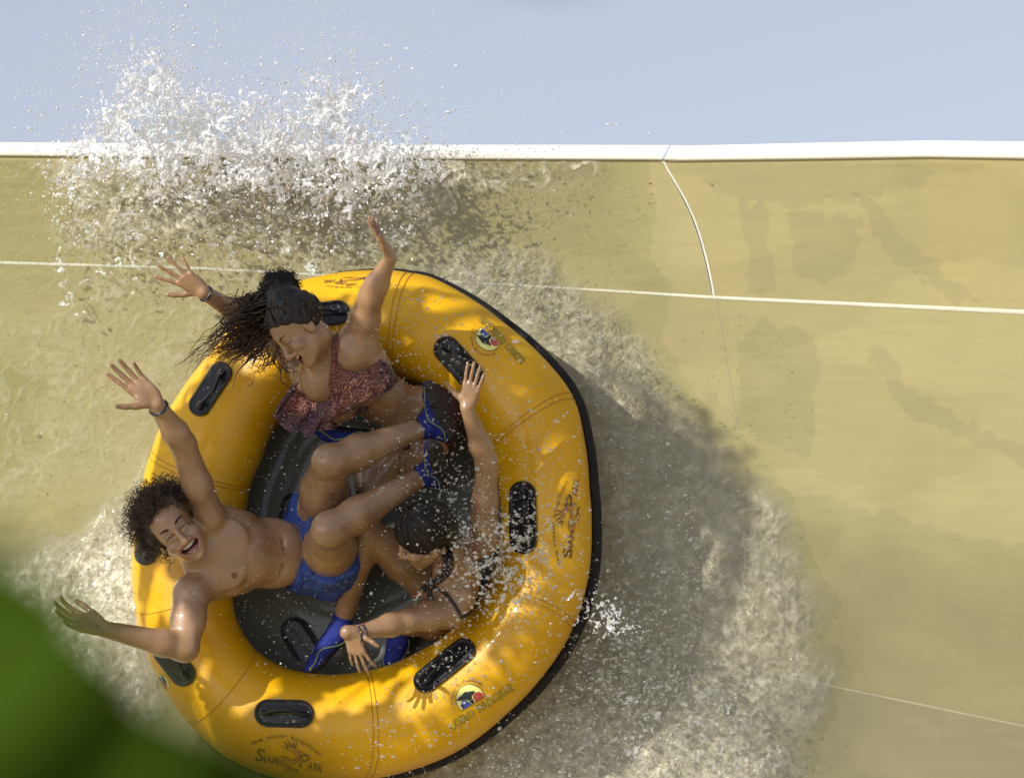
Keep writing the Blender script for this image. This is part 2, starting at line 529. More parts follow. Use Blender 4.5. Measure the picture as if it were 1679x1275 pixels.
# ================================================================== RAFT
RC = np.array([600., 868.])
OUT = [(560, 446), (600, 443), (645, 443), (700, 451), (760, 482), (830, 532), (890, 585), (942, 650), (958, 720), (966, 800), (970, 870), (964, 950), (940, 1030),
       (893, 1104), (828, 1172), (745, 1234), (660, 1266), (590, 1279), (510, 1281), (440, 1272), (370, 1242), (310, 1188), (262, 1118), (230, 1040), (217, 960), (219, 880), (232, 800),
       (253, 722), (290, 650), (340, 585), (400, 515), (470, 467)]
INN = [(385, 1010), (410, 1055), (450, 1088), (520, 1104), (600, 1098), (680, 1070), (750, 1022), (796, 960), (818, 900), (820, 830), (808, 760),
       (780, 705), (740, 662), (690, 632), (630, 615), (570, 612), (510, 635), (462, 682), (432, 750), (404, 850), (383, 940)]
TH = np.linspace(-math.pi, math.pi, 361)
def polar(tbl, sm):
    q = np.array(tbl, float) - RC
    th = np.arctan2(q[:, 1], q[:, 0]); r = np.hypot(q[:, 0], q[:, 1])
    o = np.argsort(th); th = th[o]; r = r[o]
    th = np.concatenate([th - 2 * math.pi, th, th + 2 * math.pi]); r = np.tile(r, 3)
    v_ = np.interp(TH[:-1], th, r)
    k = np.hanning(sm + 2)[1:-1]; k /= k.sum()
    v_ = np.convolve(np.concatenate([v_[-sm:], v_, v_[:sm]]), k, 'same')[sm:-sm]
    return np.append(v_, v_[0])
RO = polar(OUT, 9); RI = polar(INN, 21)
SEAM_TH = [math.atan2(y - RC[1], x - RC[0]) for x, y in ((357, 1130), (600, 1200), (900, 1010), (880, 690), (660, 530), (500, 540), (300, 760), (265, 985))]
def pinch(th):
    p_ = 0
    for s_ in SEAM_TH:
        d = np.abs((th - s_ + math.pi) % (2 * math.pi) - math.pi)
        p_ = p_ + np.exp(-(d / .035) ** 2) * .012
    return p_
def tube_cw(th):
    ro = np.interp(th, TH, RO); ri = np.interp(th, TH, RI)
    return (ro + ri) / 2, (ro - ri) / 2 * (1 - pinch(th))
def h_raft(px, py):
    return .36 + .20 * (np.asarray(px, float) - 600) / SC + .15 * (np.asarray(py, float) - 865) / SC
def on_tube(px, py, off=0.0):
    """front surface of the tube at a photo pixel"""
    px = np.asarray(px, float); py = np.asarray(py, float)
    th = np.arctan2(py - RC[1], px - RC[0]); rho = np.hypot(px - RC[0], py - RC[1])
    c, w = tube_cw(th)
    d = np.clip((rho - c) / w, -.97, .97)
    # small offset keeps it proud of the skin all over
    return PA(px, py, h_raft(px, py) + (w * np.sqrt(1 - d * d)) / SC + off)

def rubber(name, col, col2, rough, bumpy=.25, coat=.3):
    m, nt, out = new_mat(name)
    b = N(nt, 'ShaderNodeBsdfPrincipled'); b.inputs['Roughness'].default_value = rough
    b.inputs['Coat Weight'].default_value = coat; b.inputs['Coat Roughness'].default_value = .06; b.inputs['Specular IOR Level'].default_value = .25
    tc = N(nt, 'ShaderNodeTexCoord')
    n = N(nt, 'ShaderNodeTexNoise'); n.inputs['Scale'].default_value = 3; n.inputs['Detail'].default_value = 8
    r = N(nt, 'ShaderNodeValToRGB'); r.color_ramp.elements[0].position = .35; r.color_ramp.elements[1].position = .7
    r.color_ramp.elements[0].color = (*col, 1); r.color_ramp.elements[1].color = (*col2, 1)
    # scuffs
    n4 = N(nt, 'ShaderNodeTexNoise'); n4.inputs['Scale'].default_value = 60; n4.inputs['Detail'].default_value = 4
    # water beads: small cells
    vo = N(nt, 'ShaderNodeTexVoronoi'); vo.inputs['Scale'].default_value = 85; vo.feature = 'F1'
    mr = N(nt, 'ShaderNodeMapRange'); mr.inputs[1].default_value = .02; mr.inputs[2].default_value = .30; mr.inputs[3].default_value = 1; mr.inputs[4].default_value = 0
    ms = N(nt, 'ShaderNodeTexNoise'); ms.inputs['Scale'].default_value = 5; ms.inputs['Detail'].default_value = 5
    mm = N(nt, 'ShaderNodeMapRange'); mm.inputs[1].default_value = .52; mm.inputs[2].default_value = .62
    mu = N(nt, 'ShaderNodeMath', operation='MULTIPLY')
    rp = N(nt, 'ShaderNodeTexNoise'); rp.inputs['Scale'].default_value = 14; rp.inputs['Detail'].default_value = 4; rp.inputs['Distortion'].default_value = 1.5
    ad = N(nt, 'ShaderNodeMath', operation='MULTIPLY_ADD'); ad.inputs[1].default_value = .35
    bp = N(nt, 'ShaderNodeBump'); bp.inputs['Strength'].default_value = bumpy; bp.inputs['Distance'].default_value = .004
    L = nt.links.new
    for q in (n, n4, vo, ms, rp): L(tc.outputs['Object'], q.inputs['Vector'])
    L(n.outputs['Fac'], r.inputs['Fac']); L(r.outputs[0], b.inputs['Base Color'])
    L(vo.outputs['Distance'], mr.inputs[0]); L(ms.outputs['Fac'], mm.inputs[0]); L(mr.outputs[0], mu.inputs[0]); L(mm.outputs[0], mu.inputs[1])
    L(rp.outputs['Fac'], ad.inputs[0]); L(mu.outputs[0], ad.inputs[2]); L(ad.outputs[0], bp.inputs['Height'])
    L(bp.outputs[0], b.inputs['Coat Normal'])
    bp2 = N(nt, 'ShaderNodeBump'); bp2.inputs['Strength'].default_value = .06; bp2.inputs['Distance'].default_value = .003
    L(n4.outputs['Fac'], bp2.inputs['Height']); L(bp2.outputs[0], b.inputs['Normal'])
    L(b.outputs[0], out.inputs['Surface'])
    return m
M_yellow = rubber('yellow_raft_rubber', (.57, .295, .002), (.74, .405, .003), .42, .6, .2)
M_black = rubber('black_raft_rubber', (.007, .007, .010), (.014, .014, .018), .45, .8, .25)
M_trim = pbr('black_trim_rubber', (.006, .006, .008), .6, (.014, .013, .012), 30, .5, 60, spec=.25)
M_floor = rubber('grey_raft_floor', (.085, .09, .072), (.14, .145, .115), .4, .6, .3)
M_seamy = pbr('raft_weld', (.40, .20, .01), .5)

raft = empty('inflatable_raft', P(600, 868, .20))
tag(raft, 'round yellow inflatable raft with black handles and black outer trim carrying the three riders', 'raft')
nT, nF = 360, 48
th = TH[:-1]
c_, w_ = tube_cw(th)
ph = np.arange(nF) / nF * 2 * math.pi
RHO = c_[:, None] + w_[:, None] * np.cos(ph)[None]
X_ = RC[0] + RHO * np.cos(th)[:, None]; Y_ = RC[1] + RHO * np.sin(th)[:, None]
H_ = h_raft(X_, Y_) + (w_[:, None] / SC) * np.sin(ph)[None]
tube_o = mesh_np('inflated_tube', PA(X_, Y_, H_).reshape(-1, 3), grid_faces(nT, nF, True, True)[:, ::-1], M_yellow, raft)
# outer trim
tr = c_ + w_ - 6 + 12 * np.cos(th - .25)
X2 = RC[0] + tr * np.cos(th); Y2 = RC[1] + tr * np.sin(th)
trim = mesh_np('trim', *tube(PA(X2, Y2, h_raft(X2, Y2) - .050), .023, 10, True), M_trim, raft)
# floor with a bevelled well
rr_ = np.concatenate([np.linspace(0, .9, 22), np.linspace(.93, 1.25, 8)])
fl = []
for i, a in enumerate(rr_):
    ri = np.interp(th, TH, RI)
    x = RC[0] + a * ri * np.cos(th) ; y = RC[1] + a * ri * np.sin(th)
    lift = -.16 + .10 * sstep(.85, 1.15, a) + .006 * sstep(.60, .63, a) - .006 * sstep(.66, .69, a)
    fl.append(PA(x, y, h_raft(x, y) + lift))
fl = np.stack(fl, 1)
mesh_np('raft_floor', fl.reshape(-1, 3), grid_faces(nT, len(rr_), True, False)[:, ::-1], M_floor, raft)
# welded seams across the tube
def weld(t0, bend):
    p_ = np.linspace(-.35, math.pi + .25, 50)
    t = t0 + bend * np.sin(p_)
    c, w = tube_cw(t)
    rho = c + (w + .7) * np.cos(p_)
    x = RC[0] + rho * np.cos(t); y = RC[1] + rho * np.sin(t)
    return tube(PA(x, y, h_raft(x, y) + (w + .7) / SC * np.sin(p_)), .0011, 5)
for s_ in SEAM_TH:
    for d in ((-.012, .014) if s_ in SEAM_TH[1:5] + SEAM_TH[6:7] else (0,)):
        mesh_np('weld_line', *weld(s_ + d, -.05), M_seamy, raft)

# handles: moulded pads with a carry loop
def capsule_pts(L, W, n=12, inset=0.0):
    W2 = W - inset; a = L - W
    pts = []
    for i in range(n + 1):
        t = -math.pi / 2 + math.pi * i / n
        pts.append((a + W2 * math.cos(t), W2 * math.sin(t)))
    for i in range(n + 1):
        t = math.pi / 2 + math.pi * i / n
        pts.append((-a + W2 * math.cos(t), W2 * math.sin(t)))
    return np.array(pts)
def pad(cx, cy, ang, L, W, surf=on_tube, loop=True, name='handle', square=1.0):
    ca, sa = math.cos(ang), math.sin(ang)
    def to(q, off):
        x = cx + q[:, 0] * ca - q[:, 1] * sa; y = cy + q[:, 0] * sa + q[:, 1] * ca
        return surf(x, y, off)
    rings = [(0, -.012), (0, .006), (1.2, .0105), (3.2, .0105), (4.4, .007), (6.0, .005)]
    rows = [to(capsule_pts(L, W, 12, i), o) for i, o in rings]
    base = capsule_pts(L, W, 12, 6.0)
    for s_ in (.75, .5, .25, .02):
        q = base.copy(); q[:, 1] *= s_; q[:, 0] = q[:, 0] * (.9 + .1 * s_)
        rows.append(to(q, .0045))
    V_ = np.stack(rows, 0)
    v, f = V_.reshape(-1, 3), grid_faces(len(rows), V_.shape[1], False, True)
    hd = mesh_np(name, v, f, M_black, raft)
    if loop:
        t = np.linspace(0, 1, 24)
        q = np.stack([(-.62 + 1.24 * t) * L, -W * .35 * np.sin(t * math.pi)], 1)
        off = .010 + .022 * np.sin(t * math.pi) ** .6
        x = cx + q[:, 0] * ca - q[:, 1] * sa; y = cy + q[:, 0] * sa + q[:, 1] * ca
        pts = surf(x, y, 0) + np.stack([0 * t, -off, 0 * t], 1)
        mesh_np('carry_loop', *tube(pts, .0062, 8), M_black, hd)
        for e in (0, -1):
            qa = np.array([[-1, 0], [1, 0]], float) * L * .10
            pc = capsule_pts(L * .17, L * .09)
            pc = pc + q[e]
            x = cx + pc[:, 0] * ca - pc[:, 1] * sa; y = cy + pc[:, 0] * sa + pc[:, 1] * ca
            top = surf(x, y, .014); bot = surf(x, y, .002); cen = surf(np.array([x.mean()]), np.array([y.mean()]), .016)
            vv = np.concatenate([bot, top, cen.repeat(len(x), 0)])
            mesh_np('loop_anchor', vv, grid_faces(3, len(x), False, True), M_black, hd)
    return hd
R = math.radians
pad(344.5, 637, R(123), 50, 18.5)
pad(530, 515, R(-8), 44, 20)
pad(752, 594, R(48), 51, 22)
pad(857, 848, R(89), 60, 22.5)
pad(728.5, 1090, R(-39), 60, 20)
pad(465.5, 1169, R(1.5), 49, 23)
pad(285, 1086, R(52), 44, 21)
pad(246, 888, R(112), 40, 18)
def on_floor(px, py, off=0.0):
    return PA(px, py, h_raft(px, py) - .150 + off)
pad(494, 1052, R(58), 44, 23, on_floor, False, 'floor_handle')
pad(478, 842, R(100), 34, 20, on_floor, False, 'floor_handle')

# ------------------------------------------------------------------ printed marks
M_ink = pbr('dark_print', (.13, .06, .010), .5, (.30, .15, .012), 45, contrast=(.42, .62))
M_lime = pbr('lime_print', (.50, .48, .04), .45, (.58, .42, .03), 45)
M_red = pbr('red_print', (.42, .05, .03), .45)
M_blue = pbr('blue_print', (.03, .07, .35), .45)
M_blk = pbr('black_print', (.01, .01, .015), .45)
M_pale = pbr('pale_print', (.72, .72, .22), .45)
M_brown = pbr('brown_print', (.33, .12, .02), .5, (.45, .22, .02), 50)
M_white = pbr('white_print', (.7, .7, .65), .45)

def text_mesh(body, size, bold=0.0, shear=0.0):
    cu = bpy.data.curves.new('t', 'FONT'); cu.body = body; cu.size = size; cu.align_x = 'CENTER'
    cu.offset = bold; cu.shear = shear; cu.resolution_u = 3; cu.space_character = 1.0
    o = bpy.data.objects.new('t', cu); COL.objects.link(o)
    dg = bpy.context.evaluated_depsgraph_get(); dg.update()
    me = bpy.data.meshes.new_from_object(o.evaluated_get(dg))
    vs = np.array([v.co[:] for v in me.vertices]); fs = [list(p.vertices) for p in me.polygons]
    bpy.data.objects.remove(o); bpy.data.meshes.remove(me)
    return vs, fs
def text_straight(name, body, x0, y0, x1, y1, hgt, mat, off=.0022, bold=0.0, flip=1, shear=0):
    """text centred on the segment, baseline along it"""
    vs, fs = text_mesh(body, hgt * 1.4, bold, shear)
    wd = vs[:, 0].max() - vs[:, 0].min(); mid = (vs[:, 0].max() + vs[:, 0].min()) / 2
    Ls = math.hypot(x1 - x0, y1 - y0); s = Ls / wd
    d = np.array([x1 - x0, y1 - y0]) / Ls; n = np.array([d[1], -d[0]]) * flip
    q = np.array([(x0 + x1) / 2, (y0 + y1) / 2]) + (vs[:, :1] - mid) * s * d + vs[:, 1:2] * n
    return mesh_np(name, on_tube(q[:, 0], q[:, 1], off), fs, mat, raft, False)
def text_arc(name, body, cx, cy, r, a0, a1, hgt, mat, off=.0022, bold=0.0, inward=False):
    vs, fs = text_mesh(body, hgt * 1.4, bold)
    x0, x1 = vs[:, 0].min(), vs[:, 0].max()
    a = R(a0) + (vs[:, 0] - x0) / (x1 - x0) * R(a1 - a0)
    rr = r + (-vs[:, 1] if inward else vs[:, 1])
    q = np.stack([cx + rr * np.cos(a), cy + rr * np.sin(a)], 1)
    return mesh_np(name, on_tube(q[:, 0], q[:, 1], off), fs, mat, raft, False)
def shape(name, pts, mat, cx, cy, s, ang, off, parent=raft):
    p = np.array(pts, float); ca, sa = math.cos(ang), math.sin(ang)
    q = np.stack([cx + s * (p[:, 0] * ca - p[:, 1] * sa), cy + s * (p[:, 0] * sa + p[:, 1] * ca)], 1)
    v = on_tube(q[:, 0], q[:, 1], off)
    return mesh_np(name, v, [list(range(len(v)))], mat, parent, False)
def arc(r, a, b, n=24): return [(r * math.cos(t), r * math.sin(t)) for t in np.linspace(a, b, n)]
def bird_emblem(cx, cy, ang, s=23.0, sy=1.0):
    # round badge cut off along its lower edge: a dark whale shape over a blue and a red parrot head
    def T(p): return [(a, b * sy) for a, b in p]
    base = shape('round_emblem', T(arc(1.06, -math.pi - .42, .42, 30)), M_ink, cx, cy, s, ang, .0018)
    shape('badge_field', T(arc(1.0, -math.pi - .40, .40, 30)), M_pale, cx, cy, s, ang, .0026, base)
    shape('whale', T([(-.95, -.42), (-.55, -.52), (-.1, -.62), (.55, -.35), (.45, -.22), (.15, -.1), (.12, .38), (-.08, .38), (-.15, 0), (-.55, -.18)]), M_blk, cx, cy, s, ang, .0034, base)
    shape('blue_parrot', T([(-.85, .38), (-.75, .0), (-.6, -.15), (-.4, -.12), (-.22, .1), (-.12, .38)]), M_blue, cx, cy, s, ang, .0036, base)
    shape('red_parrot', T([(.9, .38), (.95, .1), (.8, -.12), (.5, -.2), (.25, -.02), (.2, .38)]), M_red, cx, cy, s, ang, .0036, base)
    shape('parrot_eye', T([(-.62, .0), (-.5, -.07), (-.4, 0), (-.45, .1), (-.57, .1)]), M_white, cx, cy, s, ang, .0042, base)
    shape('parrot_beak', T([(-.86, .25), (-.8, .02), (-.68, .1), (-.7, .28)]), M_blk, cx, cy, s, ang, .0044, base)
    return base
# lower right badge
bird_emblem(771, 1145, R(-31), 23)
text_straight('lettering', 'LORO PARQUE', 739, 1198, 843, 1130, 12.0, M_ink, .0018, .9)
text_straight('lettering', 'LORO PARQUE', 739.3, 1197.6, 842.7, 1130.4, 11.6, M_lime, .0034, -.12)
text_arc('lettering', 'El Amor de Conservar', 771, 1145, 28.0, -198, -48, 4.6, M_ink, .002)
# upper right badge, seen upside down
bird_emblem(800, 555, R(-140 + 180), 21, -.85)
text_straight('lettering', 'LORO PARQUE', 862, 590, 792, 517, 10.5, M_ink, .0018, .9)
text_straight('lettering', 'LORO PARQUE', 861.7, 589.7, 792.3, 517.3, 10.1, M_lime, .0034, -.12)
text_arc('lettering', 'El Amor de Conservar', 800, 555, 25.0, 205, 60, 4.2, M_ink, .002, 0, False)
# lower left badge by the handle, nearly edge on
bird_emblem(268, 1118, R(60), 13, .6)

def park_logo(cx, cy, ang, s=1.0, squash=1.0):
    """curled dragon between the two words, small words arched over them"""
    ca, sa = math.cos(ang), math.sin(ang)
    def W(x, y): return cx + s * (x * ca - y * squash * sa), cy + s * (x * sa + y * squash * ca)
    def txt(body, x0, y0, x1, y1, h, mat, off, bold=0):
        a = W(x0, y0); b = W(x1, y1)
        return text_straight('lettering', body, a[0], a[1], b[0], b[1], h * s * squash, mat, off, bold)
    txt('S', -58, 10, -44, 12, 21, M_ink, .002, .4); txt('IAM', -43, 12, -18, 14, 12, M_ink, .002, .4)
    txt('P', 16, 16, 33, 17, 24, M_ink, .002, .4); txt('ARK', 30, 18, 56, 22, 13, M_ink, .002, .4)
    vs, fs = text_mesh('the water kingdom', 10 * 1.0)
    x0, x1 = vs[:, 0].min(), vs[:, 0].max()
    t = (vs[:, 0] - x0) / (x1 - x0)
    bx = -66 + 116 * t; by = -8 - 29 * np.sin(np.pi * (t * .85 + .06)) + 12 * t
    dx = np.full_like(t, 116.); dy = -29 * np.pi * .85 * np.cos(np.pi * (t * .85 + .06)) + 12
    L_ = np.hypot(dx, dy)
    X = bx + vs[:, 1] * dy / L_; Y = by - vs[:, 1] * dx / L_
    q = np.stack([cx + s * (X * ca - Y * squash * sa), cy + s * (X * sa + Y * squash * ca)], 1)
    mesh_np('lettering', on_tube(q[:, 0], q[:, 1], .0022), fs, M_ink, raft, False)
    # dragon: thick curled body, mane and feet
    def stroke(pts, wd, mat, off):
        p = np.array(pts, float); t = np.linspace(0, 1, 40); tt = np.linspace(0, 1, len(p))
        x = np.interp(t, tt, p[:, 0]); y = np.interp(t, tt, p[:, 1])
        k = np.ones(5) / 5
        x[2:-2] = np.convolve(x, k, 'valid'); y[2:-2] = np.convolve(y, k, 'valid')
        dx, dy = np.gradient(x), np.gradient(y); L_ = np.hypot(dx, dy)
        w = np.interp(t, np.linspace(0, 1, len(wd)), wd)
        a = np.stack([x - dy / L_ * w, y + dx / L_ * w], 1); b = np.stack([x + dy / L_ * w, y - dx / L_ * w], 1)
        q = np.concatenate([a, b]); 
        X = cx + s * (q[:, 0] * ca - q[:, 1] * squash * sa); Y = cy + s * (q[:, 0] * sa + q[:, 1] * squash * ca)
        return on_tube(X, Y, off), grid_faces(2, 40)
    body = [(-2, -14), (8, -12), (14, -4), (14, 6), (4, 9), (-8, 3), (-17, 4), (-14, 14), (0, 17), (12, 24)]
    dr = mesh_np('dragon_mark', *stroke(body, [3.2, 4.5, 4.2, 3.8, 3.5, 3.6, 3.8, 3.2, 2.2, .8], M_ink, .0018), M_ink, raft, False)
    mesh_np('dragon_body', *stroke(body, [2, 3.2, 2.9, 2.6, 2.4, 2.4, 2.6, 2.1, 1.2, .3], M_brown, .0030), M_brown, dr, False)
    for (a, b) in (((-4, -14), (-13, -26)), ((-1, -16), (-6, -29)), ((3, -16), (2, -30)), ((6, -15), (9, -27)), ((-5, -11), (-14, -17)),
                   ((6, 18), (2, 27)), ((0, 17), (-6, 25)), ((10, 20), (16, 28)), ((12, -8), (20, -12))):
        m_ = ((a[0] + b[0]) / 2 + 2, (a[1] + b[1]) / 2)
        mesh_np('dragon_mane', *stroke([a, m_, b], [1.6, 1.2, .4], M_ink, .0024), M_ink, dr, False)
park_logo(475, 1240, R(4.5), .98)
park_logo(932, 848, R(-88), 1.15, .62)
park_logo(575, 461, R(173), .80, .40)

# films darkening the gelcoat: damp marks at right, lower soft shade painted in
m_, nt_, out_ = new_mat('damp_shade_patch')
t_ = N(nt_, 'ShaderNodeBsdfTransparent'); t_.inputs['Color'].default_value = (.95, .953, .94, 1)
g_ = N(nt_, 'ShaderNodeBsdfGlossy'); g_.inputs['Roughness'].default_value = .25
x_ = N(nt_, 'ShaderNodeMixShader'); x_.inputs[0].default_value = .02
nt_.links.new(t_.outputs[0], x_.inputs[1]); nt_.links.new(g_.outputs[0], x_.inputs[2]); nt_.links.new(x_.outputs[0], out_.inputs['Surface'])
M_damp_shade = m_
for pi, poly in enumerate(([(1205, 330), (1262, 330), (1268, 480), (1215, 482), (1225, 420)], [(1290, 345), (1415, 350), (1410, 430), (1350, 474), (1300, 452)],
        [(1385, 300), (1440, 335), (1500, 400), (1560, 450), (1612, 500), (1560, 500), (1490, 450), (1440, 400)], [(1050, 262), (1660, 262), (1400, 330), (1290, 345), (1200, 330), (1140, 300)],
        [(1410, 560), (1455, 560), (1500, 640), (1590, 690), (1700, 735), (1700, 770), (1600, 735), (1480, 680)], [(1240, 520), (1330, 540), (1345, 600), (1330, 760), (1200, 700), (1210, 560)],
        [(980, 700), (1300, 800), (1700, 900), (1700, 1300), (1250, 1300), (1300, 1000)])):  # last outline paints the wall's broad soft shadow
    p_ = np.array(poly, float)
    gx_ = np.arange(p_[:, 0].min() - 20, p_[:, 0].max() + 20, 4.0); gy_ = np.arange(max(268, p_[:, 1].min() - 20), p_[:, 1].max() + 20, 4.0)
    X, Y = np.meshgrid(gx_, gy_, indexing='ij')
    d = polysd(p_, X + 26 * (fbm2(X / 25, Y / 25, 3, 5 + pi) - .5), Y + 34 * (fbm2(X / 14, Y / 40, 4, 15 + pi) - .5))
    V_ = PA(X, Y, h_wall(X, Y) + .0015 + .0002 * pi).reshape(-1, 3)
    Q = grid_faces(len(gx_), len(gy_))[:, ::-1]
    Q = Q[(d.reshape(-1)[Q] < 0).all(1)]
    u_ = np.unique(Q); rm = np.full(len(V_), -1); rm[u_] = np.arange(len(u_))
    mesh_np('damp_shade_patch', V_[u_], rm[Q], M_damp_shade, slide)
# ================================================================== PEOPLE
def skin(name, c1, c2, rough=.42):
    m, nt, out = new_mat(name)
    b = N(nt, 'ShaderNodeBsdfPrincipled'); b.inputs['Roughness'].default_value = rough
    b.inputs['Subsurface Weight'].default_value = .12; b.inputs['Subsurface Radius'].default_value = (.010, .004, .002); b.inputs['Subsurface Scale'].default_value = 1
    b.inputs['Coat Weight'].default_value = .6; b.inputs['Coat Roughness'].default_value = .10
    tc = N(nt, 'ShaderNodeTexCoord')
    n = N(nt, 'ShaderNodeTexNoise'); n.inputs['Scale'].default_value = 9; n.inputs['Detail'].default_value = 7
    r = N(nt, 'ShaderNodeValToRGB'); r.color_ramp.elements[0].position = .3; r.color_ramp.elements[1].position = .7
    r.color_ramp.elements[0].color = (*c1, 1); r.color_ramp.elements[1].color = (*c2, 1)
    n2 = N(nt, 'ShaderNodeTexNoise'); n2.inputs['Scale'].default_value = 160; n2.inputs['Detail'].default_value = 3
    n3 = N(nt, 'ShaderNodeTexNoise'); n3.inputs['Scale'].default_value = 22; n3.inputs['Detail'].default_value = 3
    ad = N(nt, 'ShaderNodeMath', operation='MULTIPLY_ADD'); ad.inputs[1].default_value = 2.2
    bp = N(nt, 'ShaderNodeBump'); bp.inputs['Strength'].default_value = .22; bp.inputs['Distance'].default_value = .002
    rm = N(nt, 'ShaderNodeMapRange'); rm.inputs[3].default_value = rough - .12; rm.inputs[4].default_value = rough + .15
    L = nt.links.new
    for q in (n, n2, n3): L(tc.outputs['Object'], q.inputs['Vector'])
    L(n.outputs['Fac'], r.inputs['Fac']); L(r.outputs[0], b.inputs['Base Color'])
    L(n3.outputs['Fac'], ad.inputs[0]); L(n2.outputs['Fac'], ad.inputs[2]); L(ad.outputs[0], bp.inputs['Height'])
    L(bp.outputs[0], b.inputs['Normal']); L(n3.outputs['Fac'], rm.inputs[0]); L(rm.outputs[0], b.inputs['Roughness'])
    vo = N(nt, 'ShaderNodeTexVoronoi'); vo.inputs['Scale'].default_value = 120
    mv = N(nt, 'ShaderNodeMapRange'); mv.inputs[1].default_value = .05; mv.inputs[2].default_value = .38; mv.inputs[3].default_value = 1; mv.inputs[4].default_value = 0
    ms = N(nt, 'ShaderNodeMapRange'); ms.inputs[1].default_value = .48; ms.inputs[2].default_value = .62
    mu = N(nt, 'ShaderNodeMath', operation='MULTIPLY'); bc = N(nt, 'ShaderNodeBump'); bc.inputs['Strength'].default_value = .9; bc.inputs['Distance'].default_value = .004
    L(tc.outputs['Object'], vo.inputs['Vector']); L(vo.outputs['Distance'], mv.inputs[0]); L(n.outputs['Fac'], ms.inputs[0])
    L(mv.outputs[0], mu.inputs[0]); L(ms.outputs[0], mu.inputs[1]); L(mu.outputs[0], bc.inputs['Height']); L(bp.outputs[0], bc.inputs['Normal'])
    L(bc.outputs[0], b.inputs['Coat Normal'])
    L(b.outputs[0], out.inputs['Surface'])
    return m
M_skin_m = skin('tanned_skin', (.235, .130, .062), (.36, .215, .115))
M_skin_w = skin('olive_skin', (.24, .13, .060), (.35, .205, .105))
M_skin_g = skin('brown_skin', (.225, .125, .060), (.33, .195, .10))
M_lip = pbr('lips', (.30, .13, .09), .35)
M_mouth = pbr('mouth_lining', (.10, .018, .015), .4)
M_tongue = pbr('tongue', (.34, .10, .09), .35)
M_teeth = pbr('teeth', (.80, .77, .66), .25)
M_nip = pbr('areola', (.15, .06, .035), .5)
M_brow = pbr('brow_hair', (.018, .012, .008), .6)
M_hair_d = pbr('black_hair', (.008, .006, .005), .42, (.016, .010, .007), 30, spec=.35)
M_hair_c = pbr('curly_brown_hair', (.016, .010, .006), .38, (.06, .032, .014), 14)
M_hair_b = pbr('brown_hair_ends', (.035, .018, .008), .4, (.16, .07, .02), 9, contrast=(.4, .6))
M_band = pbr('black_band', (.012, .012, .02), .4)
M_bandw = pbr('pale_band_print', (.55, .55, .6), .5)
M_sole = pbr('black_sole', (.010, .010, .012), .6, (.02, .02, .022), 40, .5, 120)
M_shoe = pbr('blue_neoprene', (.009, .017, .16), .65, (.014, .028, .22), 40, .4, 300, spec=.3)
M_piping = pbr('lime_piping', (.22, .30, .06), .5)
M_strap = pbr('black_strap', (.012, .011, .012), .6, bump=.3, bscale=200)

def frame(u, f):
    """orthonormal (left, up, forward) from rough up and forward"""
    f = unit(f); u = unit(np.asarray(u, float) - f * np.dot(u, f)); return np.stack([np.cross(u, f), u, f])

